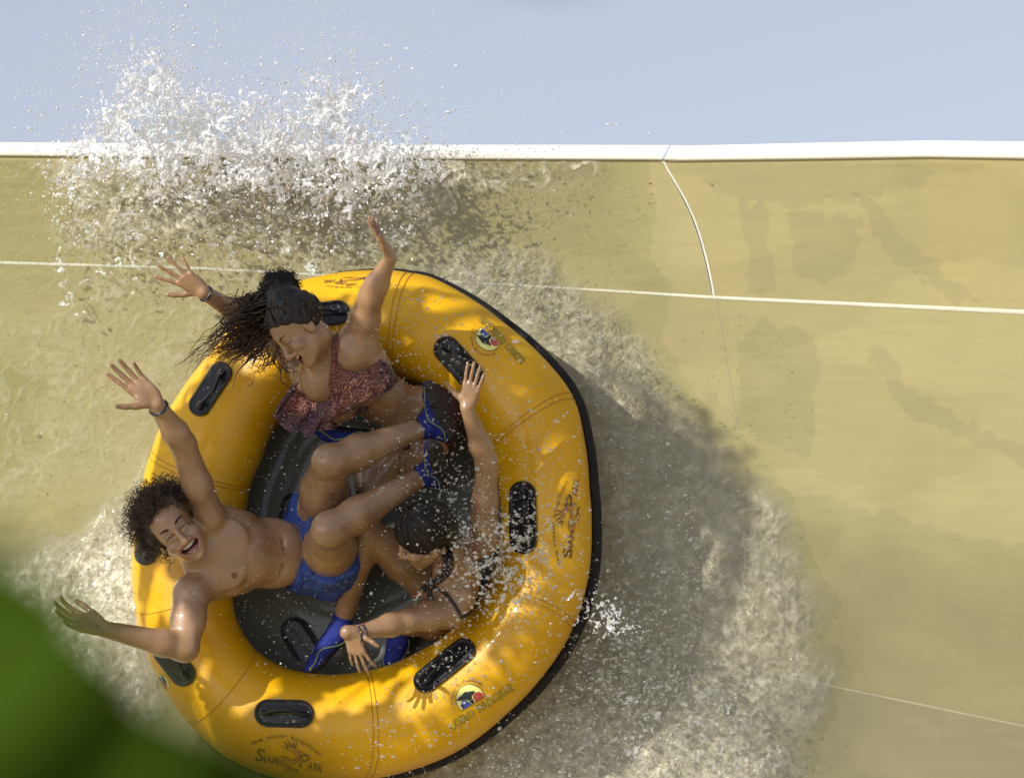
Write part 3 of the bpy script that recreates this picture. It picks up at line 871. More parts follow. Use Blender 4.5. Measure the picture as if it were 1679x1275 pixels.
class Head:
    def __init__(s, F, c, up, fwd, sc=1.0, mouth=(.027, .016), female=False, smile=.004):
        s.F = F; s.c = np.asarray(c, float); s.fr = frame(up, fwd); s.sc = sc; s.m = mouth; s.smile = smile
        g = s.w
        fr = s.fr
        E = lambda p, r, k=.012, mode='add': F.ell(g(p), fr, np.array(r) * sc, k * sc, mode)
        Cn = lambda a, b, ra, rb, k=.01, mode='add': F.cone(g(a), g(b), ra * sc, rb * sc, k * sc, mode)
        E((0, .034, -.014), (.073, .080, .092)); E((0, .045, .020), (.062, .055, .062), .02)
        E((0, -.030, .022), (.058, .080, .060), .02)
        jw = .050 if not female else .045
        for q in (-1, 1):
            Cn((q * jw, -.050, -.002), (q * .020, -.100, .058), .020, .016, .022)
            E((q * .040, -.030, .056), (.020, .017, .018), .018)          # cheek
            E((q * .030, -.060, .058), (.016, .024, .018), .018)
            E((q * .074, -.010, -.012), (.008, .031, .019), .006)         # ear
            E((q * .082, -.010, -.006), (.006, .018, .010), .004, 'carve')
            Cn((q * .077, .018, -.008), (q * .077, .010, -.030), .005, .005, .005)
        E((0, -.106, .066), (.019, .015, .016), .016)
        Cn((-.030, .022, .070), (.030, .022, .070), .010, .010, .018)       # brow ridge
        for q in (-1, 1):
            E((q * .031, .001, .092), (.018, .012, .014), .014, 'carve')
            E((q * .031, -.001, .068), (.0155, .0145, .0150), .004)
            Cn((q * .017, .011, .078), (q * .043, .010, .070), .0045, .004, .006)
            Cn((q * .019, -.012, .078), (q * .040, -.011, .072), .0050, .0045, .008)
        Cn((0, .014, .080), (0, -.036, .101), .0085, .0125, .010)
        E((0, -.041, .100), (.011, .010, .010), .006)
        for q in (-1, 1):
            E((q * .0135, -.042, .091), (.0095, .0085, .011), .006)
            E((q * .007, -.050, .099), (.0035, .004, .005), .003, 'carve')
        # mouth: full lips round an open smile
        mw, mh = mouth; my = -.070; s.my = my
        E((0, my, .060), (mw + .010, mh + .012, .026), .012)
        s.mouth_pts(1.0)
        t = np.linspace(0, 2 * math.pi, 29)
        for i in range(28):
            a, b = [s.lip(tt, .0) for tt in (t[i], t[i + 1])]
            Cn(a, b, .0036, .0036, .007)
        for x in np.linspace(-.9, .9, 13):
            yy = my + smile * 1.2 * x * x
            F.ell(g((x * mw, yy, .094)), fr, np.array([mw * .17, max(.0035, mh * math.sqrt(1 - x * x) * .90), .040]) * sc, .003 * sc, 'carve')
        if smile:
            for q in (-1, 1):
                Cn((q * .017, -.040, .090), (q * (mw + .012), -.070 + smile, .070), .0045, .004, .009)
                E((q * .043, -.036 + smile * .3, .056), (.020, .015, .020), .014)
    def mouth_pts(s, x): pass
    def lip(s, t, off):
        mw, mh = s.m
        x = mw * math.cos(t); y = s.my + mh * math.sin(t) + s.smile * (abs(math.cos(t)) ** 2) * 1.2
        z = .084 - .018 * (x / .03) ** 2 + off - .003 * (math.sin(t) < 0)
        return (x, y, z)
    def w(s, p): return s.c + (np.asarray(p, float) * s.sc) @ s.fr
    def loc(s, q): return ((np.asarray(q) - s.c) @ s.fr.T) / s.sc
    def classify(s, C, idx, lip_i, mouth_i):
        L = s.loc(C); mw, mh = s.m
        yc = s.my + s.smile * 1.2 * (L[:, 0] / mw) ** 2
        r = np.sqrt((L[:, 0] / mw) ** 2 + ((L[:, 1] - yc) / mh) ** 2)
        near = (L[:, 2] > .03) & (L[:, 2] < .105)
        idx[near & (r < 1.24) & (np.abs(L[:, 1] - yc) < mh + .005)] = lip_i
        inner = near & (r < .98) & (L[:, 2] < .083 - .018 * (L[:, 0] / .03) ** 2)
        idx[inner] = mouth_i
    def on(s, x, y, off=.0006, z=.14):
        return s.F.project(s.w((x, y, z)), -s.fr[2], off)
    def features(s, body, brow_w=.0042, eye=True):
        for q in (-1, 1):
            xs = np.linspace(.013, .047, 10)
            ys = .026 + .0075 * np.sin(np.linspace(.1, 2.3, 10)) - .004
            p = np.array([s.on(q * x, y) for x, y in zip(xs, ys)])
            mesh_np('eyebrow', *tube(p, brow_w * s.sc * np.array([.5, .8, 1, 1, 1, .9, .8, .7, .5, .3]), 6, flat=(s.fr[2], .45)), M_brow, body)
            t = np.linspace(-1, 1, 12)
            p = np.array([s.on(q * .031 + .0165 * a, -.0045 + .0065 * (1 - a * a)) for a in t])
            mesh_np('eyelashes', *tube(p, .0017 * s.sc * (1.15 - .6 * t * t), 5), M_brow, body)
            p = np.array([s.on(q * .031 + .015 * a, .007 + .006 * (1 - a * a)) for a in t])
            mesh_np('eyelid_crease', *tube(p, .0007 * s.sc * (1.1 - .7 * t * t), 5), M_nip, body)
        mw, mh = s.m
        # teeth: a curved row with gaps, upper and lower
        def row(yc, hh, wd, n, z0):
            pr = []
            for i in range(n):
                x = (i - (n - 1) / 2) / (n / 2) * wd
                z = z0 - .020 * (x / .03) ** 2
                y_ = yc + s.smile * 1.2 * (x / mw) ** 2
                a = np.array([s.w((x, y_ + hh * .5, z)), s.w((x, y_ - hh * .5, z + .001))])
                p = np.stack([a[0], a[0] * .5 + a[1] * .5, a[1]])
                pr.append(tube(p, wd / n * .96 * s.sc * np.array([.9, 1, .85]), 8, flat=(s.fr[2], .45)))
            return join(pr)
        mesh_np('upper_teeth', *row(s.my + mh * .62, .0095, mw * .86, 9, .0795), M_teeth, body)
        mesh_np('lower_teeth', *row(s.my - mh * .62, .006, mw * .62, 8, .074), M_teeth, body)
        T = Field(s.c - .13, s.c + .13, .003)
        T.ell(s.w((0, s.my - mh * .35, .058)), s.fr, np.array([mw * .55, .007, .022]) * s.sc, .004)
        field_obj('tongue', T, M_tongue, body)

def hand(F, wr, d, n, side, L=.185, spread=.16, curl=(.15, .12, .15, .22), thumb=(.95, .25), w=1.0, wr_r=.025):
    """wr wrist point, d fingers direction, n palm normal, side: +1/-1 picks where the thumb is (d x n)"""
    d = unit(d); n = unit(np.asarray(n, float) - d * np.dot(n, d)); t = np.cross(d, n) * side
    s = L / .185; wr = np.asarray(wr, float)
    Q = lambda a, b, c: wr + s * (a * d + b * t + c * n)
    # palm: four metacarpals, heel, thumb mound
    lat = [.029, .010, -.010, -.028]; kl = [.089, .092, .087, .078]
    G = F.like() if False else F
    for b, k in zip(lat, kl):
        G.cone(Q(.008, b * .45, 0), Q(k, b, -.001), .0135 * s * w, .0108 * s * w, .010)
    G.ell(Q(.045, .0, .004), np.stack([d, t, n]), np.array([.045, .035, .012]) * s * w, .008)
    G.ell(Q(.035, .022, .010), np.stack([unit(d + .4 * t), unit(t - .4 * d), n]), np.array([.030, .015, .012]) * s * w, .010)
    G.ell(Q(.035, -.024, .008), np.stack([d, t, n]), np.array([.030, .012, .011]) * s * w, .010)
    lens = [(.041, .025, .021), (.046, .029, .022), (.042, .027, .022), (.033, .020, .019)]
    rad = [.0088, .0090, .0086, .0076]
    for i in range(4):
        a = spread * (1.5 - i) * (1.0)
        p = Q(kl[i], lat[i], -.001); dirn = unit(d * math.cos(a) + t * math.sin(a)); c = 0
        r = rad[i] * s * w
        cc = curl[i]
        for j, l in enumerate(lens[i]):
            c += cc * (1 if j else .6)
            dd = dirn * math.cos(c) + n * math.sin(c)
            q = p + dd * l * s
            F.cone(p, q, r * (1 - .08 * j), r * (1 - .08 * (j + 1)), .0035 if j else .005)
            p = q
    ta, tc_ = thumb
    p = Q(.022, .022, .008)
    for j, (l, r) in enumerate(((.038, .0135), (.032, .0105), (.026, .0095))):
        a = ta - .12 * j
        dd = unit(d * math.cos(a) + t * math.sin(a) + n * tc_)
        q = p + dd * l * s
        F.cone(p, q, r * s * w, r * .88 * s * w, .005); p = q

def shoe(parent, ankle, heel, toe, sole, L=None, w=1.0):
    heel = np.asarray(heel, float); toe = np.asarray(toe, float); ankle = np.asarray(ankle, float)
    t = unit(toe - heel); s_ = unit(np.asarray(sole, float) - t * np.dot(sole, t)); b = np.cross(t, s_)
    if L is None: L = np.linalg.norm(toe - heel)
    fr = np.stack([t, b, s_]); Q = lambda a, bb, c: heel + a * L * t + bb * t * 0 + bb * b + c * s_
    c0 = heel + t * L * .5
    F = Field(c0 - .21, c0 + .21, .004)
    F.cone(Q(.10, 0, 0), Q(.42, .004, 0), .034 * w, .032 * w, .02); F.cone(Q(.42, .004, 0), Q(.72, .008, .012), .034 * w, .036 * w, .02)
    F.cone(Q(.72, .008, .014), Q(.93, .004, .020), .034 * w, .024 * w, .02)
    F.cone(Q(.14, 0, -.008), ankle, .036 * w, .035 * w, .03)
    F.cone(Q(.5, 0, -.008), ankle, .024 * w, .030 * w, .03)
    # flat sole
    big = .2
    F.ell(Q(.5, 0, .032 + big), fr, (big * 1.8, big * 1.8, big), .006, 'carve')
    def cl(C):
        q = (C - heel) @ fr.T
        wav = .010 + .004 * np.sin(q[:, 0] / L * 9)
        return (q[:, 2] > wav).astype(int)
    o = field_obj('water_shoe', F, [M_shoe, M_sole], parent, cl)
    # piping down both sides
    for sd_ in (-1, 1):
        pts = []
        for u in np.linspace(.02, .95, 26):
            z = -.004 + .015 * math.sin(u * 8.0)
            p0 = Q(u, sd_ * .09, z); pts.append(F.project(p0, -sd_ * b, .0004, .12))
        mesh_np('piping', *tube(np.array(pts), .0022, 6), M_piping, o)
    # pull rim at the ankle
    ax = unit(ankle - Q(.2, 0, 0)); e1 = unit(np.cross(ax, b)); e2 = np.cross(ax, e1)
    a = np.linspace(0, 2 * math.pi, 28, endpoint=False)
    ring = ankle + ax * .018 + (.0375 * w) * (np.cos(a)[:, None] * e1 + np.sin(a)[:, None] * e2)
    mesh_np('cuff', *tube(ring, .0045, 8, True), M_sole, o)
    return o

def ring_on(F, c, axis, r0=.06, n=36, off=.002):
    axis = unit(axis); e1 = unit(np.cross(axis, [.3, .2, .9])); e2 = np.cross(axis, e1)
    pts = []
    for a in np.linspace(0, 2 * math.pi, n, endpoint=False):
        dd = math.cos(a) * e1 + math.sin(a) * e2
        pts.append(F.project(c + dd * r0, -dd, off, r0 * 1.2))
    return np.array(pts)
def wristband(F, c, axis, body, mat=None, mat2=None, rr=.0055, ):
    pts = ring_on(F, c, axis, .045)
    k = np.array([.25, .5, .25])
    for _ in range(4): pts = (np.roll(pts, 1, 0) + 2 * pts + np.roll(pts, -1, 0)) / 4
    o = mesh_np('wristband', *tube(pts, rr, 8, True), mat or M_band, body)
    ax = unit(axis); pr = []
    for i in range(0, len(pts), 3):
        a, b = pts[i], pts[(i + 1) % len(pts)]
        out = unit(pts[i] - pts.mean(0))
        pr.append(tube(np.array([a + out * rr * .55, (a + b) / 2 + out * rr * .62, b + out * rr * .55]), .0026, 5))
        mesh_np('band_print', *pr[-1], mat2 or M_bandw, o) if i % 6 == 0 else None
    return o

def curl_hair(roots, normals, length, rad, turns, tr, seed=1, droop=None):
    g = np.random.default_rng(seed); parts = []
    for p, n in zip(roots, normals):
        L_ = length * g.uniform(.6, 1.3); R_ = rad * g.uniform(.6, 1.35); T_ = turns * g.uniform(.7, 1.2)
        ax = unit(n + g.normal(0, .45, 3) + (droop if droop is not None else 0)); e1 = unit(np.cross(ax, g.normal(0, 1, 3))); e2 = np.cross(ax, e1)
        t = np.linspace(0, 1, int(9 * T_) + 5)[:, None]; ph0 = g.uniform(0, 6.28)
        bend = e1 * g.uniform(-.02, .02)
        c = p + ax * L_ * t + bend * t * t
        a = ph0 + t * T_ * 2 * math.pi
        c = c + R_ * np.minimum(1, t * 5) * (np.cos(a) * e1 + np.sin(a) * e2)
        parts.append(tube(c, tr * (1.1 - .6 * t[:, 0]), 4))
    return join(parts)

def clip_halfspace(Fd, p, n, k=.006):
    X = Fd.ax[0][:, None, None]; Y = Fd.ax[1][None, :, None]; Z = Fd.ax[2][None, None, :]
    d = (X - p[0]) * n[0] + (Y - p[1]) * n[1] + (Z - p[2]) * n[2]
    Fd.a = np.maximum(Fd.a, d.astype(np.float32))
# ---------------------------------------------------------------- THE MAN, lying back over the left of the raft
man = empty('person', P(505, 905, .35))
tag(man, 'laughing curly haired man in blue swim shorts lying back with both arms flung out', 'person', 'riders in the raft')
F = Field(P(90, 1090, .10) * [1, 0, 1] + [0, -1.08, 0], P(770, 590, .10) * [1, 0, 1] + [0, -.12, 0], .004)
sp_p = P(514, 908, .40); sp_n = P(322, 905, .60)
a_ = unit(sp_n - sp_p); f_ = unit(np.array([-.02, -1., -.05]) - 0 * a_)
fr = frame(a_, f_); lt = fr[0]; ft = fr[2]              # lt = his left (up in the picture)
T = lambda a, l, f: sp_p + (sp_n - sp_p) * a + lt * l + ft * f
# torso
F.ell(T(.70, 0, -.01), fr, (.128, .150, .088), .03)
F.ell(T(.38, 0, -.01), fr, (.118, .14, .080), .04)
F.ell(T(.04, 0, -.02), fr, (.122, .12, .088), .04)
F.cone(T(.92, -.085, 0), T(.92, .085, 0), .050, .050, .04)
for q in (-1, 1):
    F.ell(T(.72, q * .055, .060), fr, (.062, .060, .022), .025)      # pectoral
    F.cone(T(1.02, q * .035, -.01), T(.93, q * .125, -.01), .036, .042, .03)  # shoulder slope
    F.cone(T(.60, q * .105, -.02), T(.80, q * .120, -.01), .030, .038, .03)   # lat
F.cone(T(.5, 0, .085), T(.1, 0, .082), .004, .004, .03)
F.cone(T(.25, -.085, .082), T(.25, .08, .086), .004, .004, .010, 'carve')
F.ell(T(.13, 0, .085), fr, (.005, .007, .012), .006, 'carve')
# arms
sL = P(341, 846, .62); eL = P(300, 727, .74); wL = P(256, 662, .86)
A = F.like()
A.chain([T(.90, .10, 0), sL, sL * .55 + eL * .45, eL, eL * .72 + wL * .28, wL], [.050, .053, .048, .041, .042, .0265], .02)
A.ell((sL * .5 + eL * .5) + np.array([0, -.012, 0]), frame(eL - sL, [0, -1, 0]), (.036, .075, .036), .02)
hand(A, wL, P(206, 612, .89) - wL, (.15, -1, .1), -1, .192, .10, (.05, .12, .10, .25), (.95, .15))
sR = P(314, 972, .62); eR = P(303, 1062, .70); wR = P(172, 1031, .82)
A.chain([T(.90, -.10, 0), sR, sR * .5 + eR * .5, eR, eR * .72 + wR * .28, wR], [.052, .058, .056, .044, .043, .027], .02)
hand(A, wR, P(112, 1012, .85) - wR, (.15, -.75, .65), 1, .19, .13, (.30, .28, .30, .34), (.62, -.05))
F.merge(A, .018)
# legs
hL = P(522, 862, .38); kL = P(541, 757, .72); aL = P(690, 702, .54)
hR = P(540, 932, .38); kR = P(541, 868, .75); aR = P(690, 781, .58)
B = F.like()
B.chain([hL, hL * .45 + kL * .55, kL], [.084, .078, .058], .03)
B.ell(kL + np.array([-.005, -.012, .0]), np.eye(3), (.048, .05, .050), .02)
B.chain([kL, kL * .70 + aL * .30, aL], [.052, .055, .033], .02)
B.ell(kL * .68 + aL * .32 + np.array([.01, .015, -.02]), frame(aL - kL, [0, 1, -.5]), (.040, .085, .036), .02)
F.merge(B, .012)
B = F.like()
B.chain([hR, hR * .45 + kR * .55, kR], [.088, .083, .060], .03)
B.ell(kR + np.array([-.006, -.012, .0]), np.eye(3), (.049, .05, .051), .02)
B.chain([kR, kR * .70 + aR * .30, aR], [.053, .055, .033], .02)
B.ell(kR * .68 + aR * .32 + np.array([.01, .015, -.02]), frame(aR - kR, [0, 1, -.5]), (.040, .085, .036), .02)
F.merge(B, .006)
# (body surface done; clothes follow)
# shorts from the pelvis and thighs only
S_ = F.like()
S_.ell(T(.0, 0, -.02), fr, (.134, .115, .098), .03)
S_.ell(T(.12, 0, -.02), fr, (.130, .07, .094), .03)
S_.ell(T(.05, 0, .02), fr, (.128, .09, .088), .03)
for h_, k_, e_ in ((hL, kL, .40), (hR, kR, .42)):
    G_ = S_.like(); G_.chain([h_, h_ * .45 + k_ * .55], [.104, .104], .02)
    q_ = h_ * (1 - e_) + k_ * e_; n_ = unit(k_ - h_)
    X = G_.ax[0][:, None, None]; Y = G_.ax[1][None, :, None]; Z = G_.ax[2][None, None, :]
    G_.a = np.maximum(G_.a, ((X - q_[0]) * n_[0] + (Y - q_[1]) * n_[1] + (Z - q_[2]) * n_[2]).astype(np.float32))
    S_.merge(G_, .02)
# head
hc = P(288, 868, .66)
HM = Head(F, hc, (-.66, -.10, .74), (.13, -1.0, -.06), 1.0, (.0345, .0175), False, .010)
F.chain([HM.w((0, -.06, -.030)), T(1.00, .0, -.012), T(.88, 0, -.01)], [.055, .056, .060], .022)
nipples = [P(382, 945, .66)]
def clm(C):
    i = np.zeros(len(C), int); HM.classify(C, i, 1, 2)
    for n_ in nipples: i[((C - n_) ** 2).sum(1) < .010 ** 2] = 3
    q = C[:, 1].copy() * 0
    return i
# nipples sit where the chest surface really is
nipples = [F.project(n_ + ft * .08, -ft, 0) for n_ in nipples]
man_b = field_obj('body', F, [M_skin_m, M_lip, M_mouth, M_nip], man, clm)
HM.features(man_b, .0046)
wristband(F, P(262, 668, .85), wL - eL, man_b)
# shorts: hollow of the field is clipped at waist and hems
ax_ = a_
clip_halfspace(S_, T(.20, 0, 0), a_)
act = np.argwhere(np.abs(S_.a) < .02)
pp = S_.lo + act * S_.v
wr_n = noise3(pp[:, 0] * 22 + 30, pp[:, 1] * 14 + 30, pp[:, 2] * 22 + 30, 3) + .5 * noise3(pp[:, 0] * 50 + 30, pp[:, 1] * 30 + 30, pp[:, 2] * 50 + 30, 4)
S_.a[act[:, 0], act[:, 1], act[:, 2]] += ((wr_n - .75) * .018).astype(np.float32)
M_short = pbr('blue_shorts', (.022, .060, .27), .75, (.034, .08, .33), 30, .5, 90)
sh_o = field_obj('swim_shorts', S_, M_short, man)
# waistband and a drawn white cord
wb = ring_on(S_, T(.185, 0, 0), a_, .2, 60, .0)
M_waist = pbr('waistband', (.015, .045, .22), .7, bump=.5, bscale=150)
mesh_np('waistband', *tube(wb, .0085, 8, True, flat=(a_, 1.0)), M_waist, sh_o)
# small printed motifs
M_motif = pbr('orange_motif', (.30, .16, .14), .7)
g = np.random.default_rng(5); prt = []
for _ in range(60):
    px, py = g.uniform(475, 585), g.uniform(835, 1000)
    p0 = P(px, py, 1.1); v0 = S_.sample(p0 + np.arange(0, .95, .004)[:, None] * np.array([0, 1, 0]))
    w_i = np.where(v0 < 0)[0]
    if len(w_i) == 0: continue
    q = S_.project(p0, (0, 1, 0), .0006, .95)
    a = g.uniform(0, 3.14); dd = np.array([math.cos(a), 0, math.sin(a)]) * .0035
    prt.append(tube(np.stack([q - dd, q, q + dd]), .0016, 5, flat=((0, -1, 0), .4)))
if prt: mesh_np('print_motifs', *join(prt), M_motif, sh_o)['kind'] = 'stuff'
shoe(man, aL + unit(aL - kL) * .005, P(737, 716, .50), P(696, 640, .60), (.85, -.45, .15), .225, .90)
shoe(man, aR + unit(aR - kR) * .005, P(728, 790, .55), P(704, 742, .68), (.62, -.75, .15), .225, .90)
# hair: a dark inner mass and hundreds of ringlets
g = np.random.default_rng(3); roots = []; nor = []; base_r = []
for _ in range(5200):
    d_ = unit(g.normal(0, 1, 3)); l, u, f = d_
    if f > .42 + .3 * (u > .62) and u < .97: continue
    if u < -.30 and f > -.2: continue
    if u < -.62: continue
    if f > .2 and u < .22: continue
    roots.append(HM.w((l * .074, .034 + u * .083, -.014 + f * .092))); nor.append(d_ @ HM.fr)
roots = np.array(roots); nor = np.array(nor)
HB = Field(HM.c - .2, HM.c + .2, .004)
HB.ell(HM.w((0, .050, -.035)), HM.fr, (.106, .098, .106), .01)
act = np.argwhere(np.abs(HB.a) < .035); pp = HB.lo + act * HB.v
HB.a[act[:, 0], act[:, 1], act[:, 2]] += ((noise3(pp[:, 0] * 40 + 50, pp[:, 1] * 40 + 50, pp[:, 2] * 40 + 50, 8) - .5) * .035).astype(np.float32)
clip_halfspace(HB, HM.w((0, .062, .066)), unit(np.array([0, -.62, .80]) @ HM.fr))
hm_o = field_obj('hair', HB, M_hair_c, man_b)
pick = np.arange(0, len(roots), 2)[:2200]
mesh_np('hair_curls', *curl_hair(roots[pick], nor[pick], .072, .0085, 2.8, .0014, 4), M_hair_c, hm_o)['kind'] = 'stuff'
# ---------------------------------------------------------------- helpers for the other two
def to_px(X, Y, Z):
    h = -Y; k = (D - h) / D / SC
    return X / k + 839.5, 637.5 - Z / k
def prism(Fd, poly):
    """keep only what lies inside an outline (a cut through the cloth)"""
    act = np.argwhere(Fd.a < .035)
    pp = Fd.lo + act * Fd.v
    x, y = to_px(pp[:, 0], pp[:, 1], pp[:, 2])
    d = polysd(poly, x, y) / SC
    cur = Fd.a[act[:, 0], act[:, 1], act[:, 2]]
    Fd.a[act[:, 0], act[:, 1], act[:, 2]] = np.maximum(cur, d).astype(np.float32)
    return Fd
def front(Fd, px, py, h0=1.1, off=0.0, reach=1.0):
    return Fd.project(P(px, py, h0), P(px, py, 0) - P(px, py, 1), off, reach)
def hair_flow(H, starts, target, r=(.0745, .083, .0935), c=(0, .034, -.014), lift=.0105, wig=.002, tr=.0012, seed=2, n=16, end=1.0):
    g = np.random.default_rng(seed); parts = []
    tg = unit(target)
    for s0 in starts:
        s0 = unit(s0); om = math.acos(np.clip(np.dot(s0, tg), -.999, .999))
        t = np.linspace(0, end * g.uniform(.75, 1), n)[:, None]
        d_ = (np.sin((1 - t) * om) * s0 + np.sin(t * om) * tg) / math.sin(om)
        p_ = np.array(c) + d_ * (np.array(r) + lift + g.uniform(-.001, .0055))
        w_ = g.normal(0, 1, 3) * wig
        p_ = p_ + np.sin(t * g.uniform(5, 12) + g.uniform(0, 6)) * w_
        parts.append(tube(H.w(p_) if False else H.c + (p_ * H.sc) @ H.fr, tr * g.choice([.8, 1.2, 2.2], p=[.5, .3, .2]) * np.interp(t[:, 0], [0, .15, 1], [.4, 1, .8]), 4))
    return join(parts)
def wavy(p0, p1, amp, waves, tr, g, sag=0.0, n=34):
    p0 = np.asarray(p0); p1 = np.asarray(p1); ax = unit(p1 - p0)
    e1 = unit(np.cross(ax, g.normal(0, 1, 3))); e2 = np.cross(ax, e1)
    t = np.linspace(0, 1, n)[:, None]
    c = p0 + (p1 - p0) * t + np.array([0, 0, -1.]) * sag * np.sin(t * math.pi) + g.normal(0, 1, 3) * .012 * t * t
    a = t * waves * 2 * math.pi + g.uniform(0, 6.28)
    c = c + amp * (.3 + t) * (np.cos(a) * e1 + .6 * np.sin(a) * e2)
    return tube(c, tr * (1.15 - .85 * t[:, 0]), 4)

M_hair_m = pbr('dark_brown_waves', (.014, .008, .005), .38, (.05, .024, .010), 12)
# ---------------------------------------------------------------- THE WOMAN at the top
woman = empty('person', P(685, 690, .35))
tag(woman, 'laughing woman with dark bun and windblown curls in a paisley ruffle top, arms raised', 'person', 'riders in the raft')
F = Field(P(240, 850, 0) * [1, 0, 1] + [0, -.98, 0], P(770, 345, 0) * [1, 0, 1] + [0, -.14, 0], .004)
pv = P(686, 688, .38); nk = P(522, 590, .58)
a_ = unit(nk - pv); f_ = np.array([-.42, -.80, -.42])
fr = frame(a_, f_); lt, _, ft = fr
# frame() puts forward first: rebuild with the spine kept exact
f2 = unit(f_ - a_ * np.dot(f_, a_)); l2 = np.cross(a_, f2); fr = np.stack([l2, a_, f2]); lt, ft = l2, f2
T = lambda a, l, f: pv + (nk - pv) * a + lt * l + ft * f
F.ell(T(.72, 0, 0), fr, (.125, .135, .085), .03)
F.ell(T(.36, 0, 0), fr, (.098, .13, .075), .04)
F.ell(T(.0, 0, -.01), fr, (.130, .11, .095), .04)
for q in (-1, 1):
    F.ell(T(.66, q * .060, .078), fr, (.060, .060, .052), .025)
    F.cone(T(1.0, q * .03, -.01), T(.95, q * .11, -.01), .034, .038, .03)
F.ell(P(520, 618, .57), np.eye(3), (.055, .05, .080), .03)
sL = P(588, 556, .60); eL = P(609, 484, .70); wL = P(640, 423, .78)
sR = P(490, 596, .44); eR = P(405, 521, .46); wR = P(333, 479, .58)
A = F.like()
A.chain([T(.86, .10, 0), sL, sL * .55 + eL * .45, eL, eL * .7 + wL * .3, wL], [.060, .060, .050, .039, .037, .0215], .022)
A.cone(sL, T(.62, .11, .0), .050, .045, .03)
hand(A, wL, P(613, 368, .80) - wL, (.9, -.25, .35), -1, .150, .05, (-.05, .0, .05, .1), (.55, .15), .92)
A.chain([T(.92, -.10, 0), sR, sR * .5 + eR * .5, eR, eR * .7 + wR * .3, wR], [.050, .048, .040, .036, .036, .0225], .02)
hand(A, wR, P(272, 432, .62) - wR, (.1, .98, .1), 1, .170, .27, (.02, .0, .05, .1), (.85, -.05), .92)
F.merge(A, .018)
hc = P(491, 541, .68)
HW = Head(F, hc, (-.77, -.10, .63), (-.62, -.34, -.72), .93, (.0310, .0200), True, .010)
F.chain([HW.w((0, -.06, -.030)), T(1.02, .0, 0), T(.88, 0, 0)], [.046, .046, .055], .02)
# legs folded in under the man's
k1 = P(702, 742, .46); a1 = P(655, 800, .30)
k2 = P(608, 795, .40); a2 = P(600, 726, .36)
B = F.like()
B.chain([T(-.05, .06, -.02), (T(-.05, .06, 0) + k1) / 2, k1], [.085, .072, .055], .03)
B.chain([k1, k1 * .7 + a1 * .3, a1], [.050, .050, .033], .02)
F.merge(B, .012)
B = F.like()
B.chain([T(-.1, -.04, -.05), (T(-.1, -.04, -.03) + k2) / 2, k2], [.085, .070, .052], .03)
B.chain([k2, k2 * .7 + a2 * .3, a2], [.050, .048, .033], .02)
F.merge(B, .010)
def clw(C):
    i = np.zeros(len(C), int); HW.classify(C, i, 1, 2); return i
wom_b = field_obj('body', F, [M_skin_w, M_lip, M_mouth], woman, clw)
HW.features(wom_b, .0036)
wristband(F, wR + unit(eR - wR) * .012, wR - eR, wom_b)
shoe(woman, a2 + np.array([.0, 0, 0]), P(604, 719, .42), P(520, 711, .47), (.15, .25, .75), .19, .85)

# paisley cloth
def paisley():
    m, nt, out = new_mat('paisley_cloth')
    b = N(nt, 'ShaderNodeBsdfPrincipled'); b.inputs['Roughness'].default_value = .7; b.inputs['Sheen Weight'].default_value = .2
    tc = N(nt, 'ShaderNodeTexCoord')
    n = N(nt, 'ShaderNodeTexNoise'); n.inputs['Scale'].default_value = 16; n.inputs['Detail'].default_value = 2
    mxv = N(nt, 'ShaderNodeMix'); mxv.data_type = 'VECTOR'; mxv.inputs[0].default_value = .06
    vo = N(nt, 'ShaderNodeTexVoronoi'); vo.inputs['Scale'].default_value = 46
    mu = N(nt, 'ShaderNodeMath', operation='MULTIPLY'); mu.inputs[1].default_value = 20
    si = N(nt, 'ShaderNodeMath', operation='SINE')
    r = N(nt, 'ShaderNodeValToRGB'); e = r.color_ramp.elements
    e[0].position = .30; e[0].color = (.050, .010, .014, 1); e[1].position = .55; e[1].color = (.115, .018, .022, 1)
    x = e.new(.75); x.color = (.02, .018, .05, 1); x = e.new(.90); x.color = (.20, .06, .04, 1); x = e.new(.97); x.color = (.32, .20, .16, 1)
    n2 = N(nt, 'ShaderNodeTexNoise'); n2.inputs['Scale'].default_value = 10; n2.inputs['Detail'].default_value = 1
    r2 = N(nt, 'ShaderNodeValToRGB'); r2.color_ramp.elements[0].position = .42; r2.color_ramp.elements[1].position = .62
    r2.color_ramp.elements[0].color = (.55, .5, .75, 1); r2.color_ramp.elements[1].color = (1.3, .95, .6, 1)
    ml = N(nt, 'ShaderNodeMix'); ml.data_type = 'RGBA'; ml.blend_type = 'MULTIPLY'; ml.inputs[0].default_value = 1
    L = nt.links.new
    L(tc.outputs['Object'], n.inputs['Vector']); L(tc.outputs['Object'], mxv.inputs[4]); L(n.outputs['Color'], mxv.inputs[5])
    L(mxv.outputs[1], vo.inputs['Vector']); L(vo.outputs['Distance'], mu.inputs[0]); L(mu.outputs[0], si.inputs[0])
    mr = N(nt, 'ShaderNodeMapRange'); mr.inputs[1].default_value = -1; mr.inputs[2].default_value = 1
    L(si.outputs[0], mr.inputs[0]); L(mr.outputs[0], r.inputs['Fac'])
    L(tc.outputs['Object'], n2.inputs['Vector']); L(n2.outputs['Fac'], r2.inputs['Fac'])
    L(r.outputs[0], ml.inputs[6]); L(r2.outputs[0], ml.inputs[7]); L(ml.outputs[2], b.inputs['Base Color'])
    L(b.outputs[0], out.inputs['Surface'])
    return m
M_pais = paisley()
C_ = F.like()
C_.ell(T(.72, 0, 0), fr, (.133, .143, .093), .03)
C_.ell(T(.42, 0, 0), fr, (.108, .12, .084), .04)
for q in (-1, 1): C_.ell(T(.66, q * .060, .078), fr, (.069, .069, .060), .025)
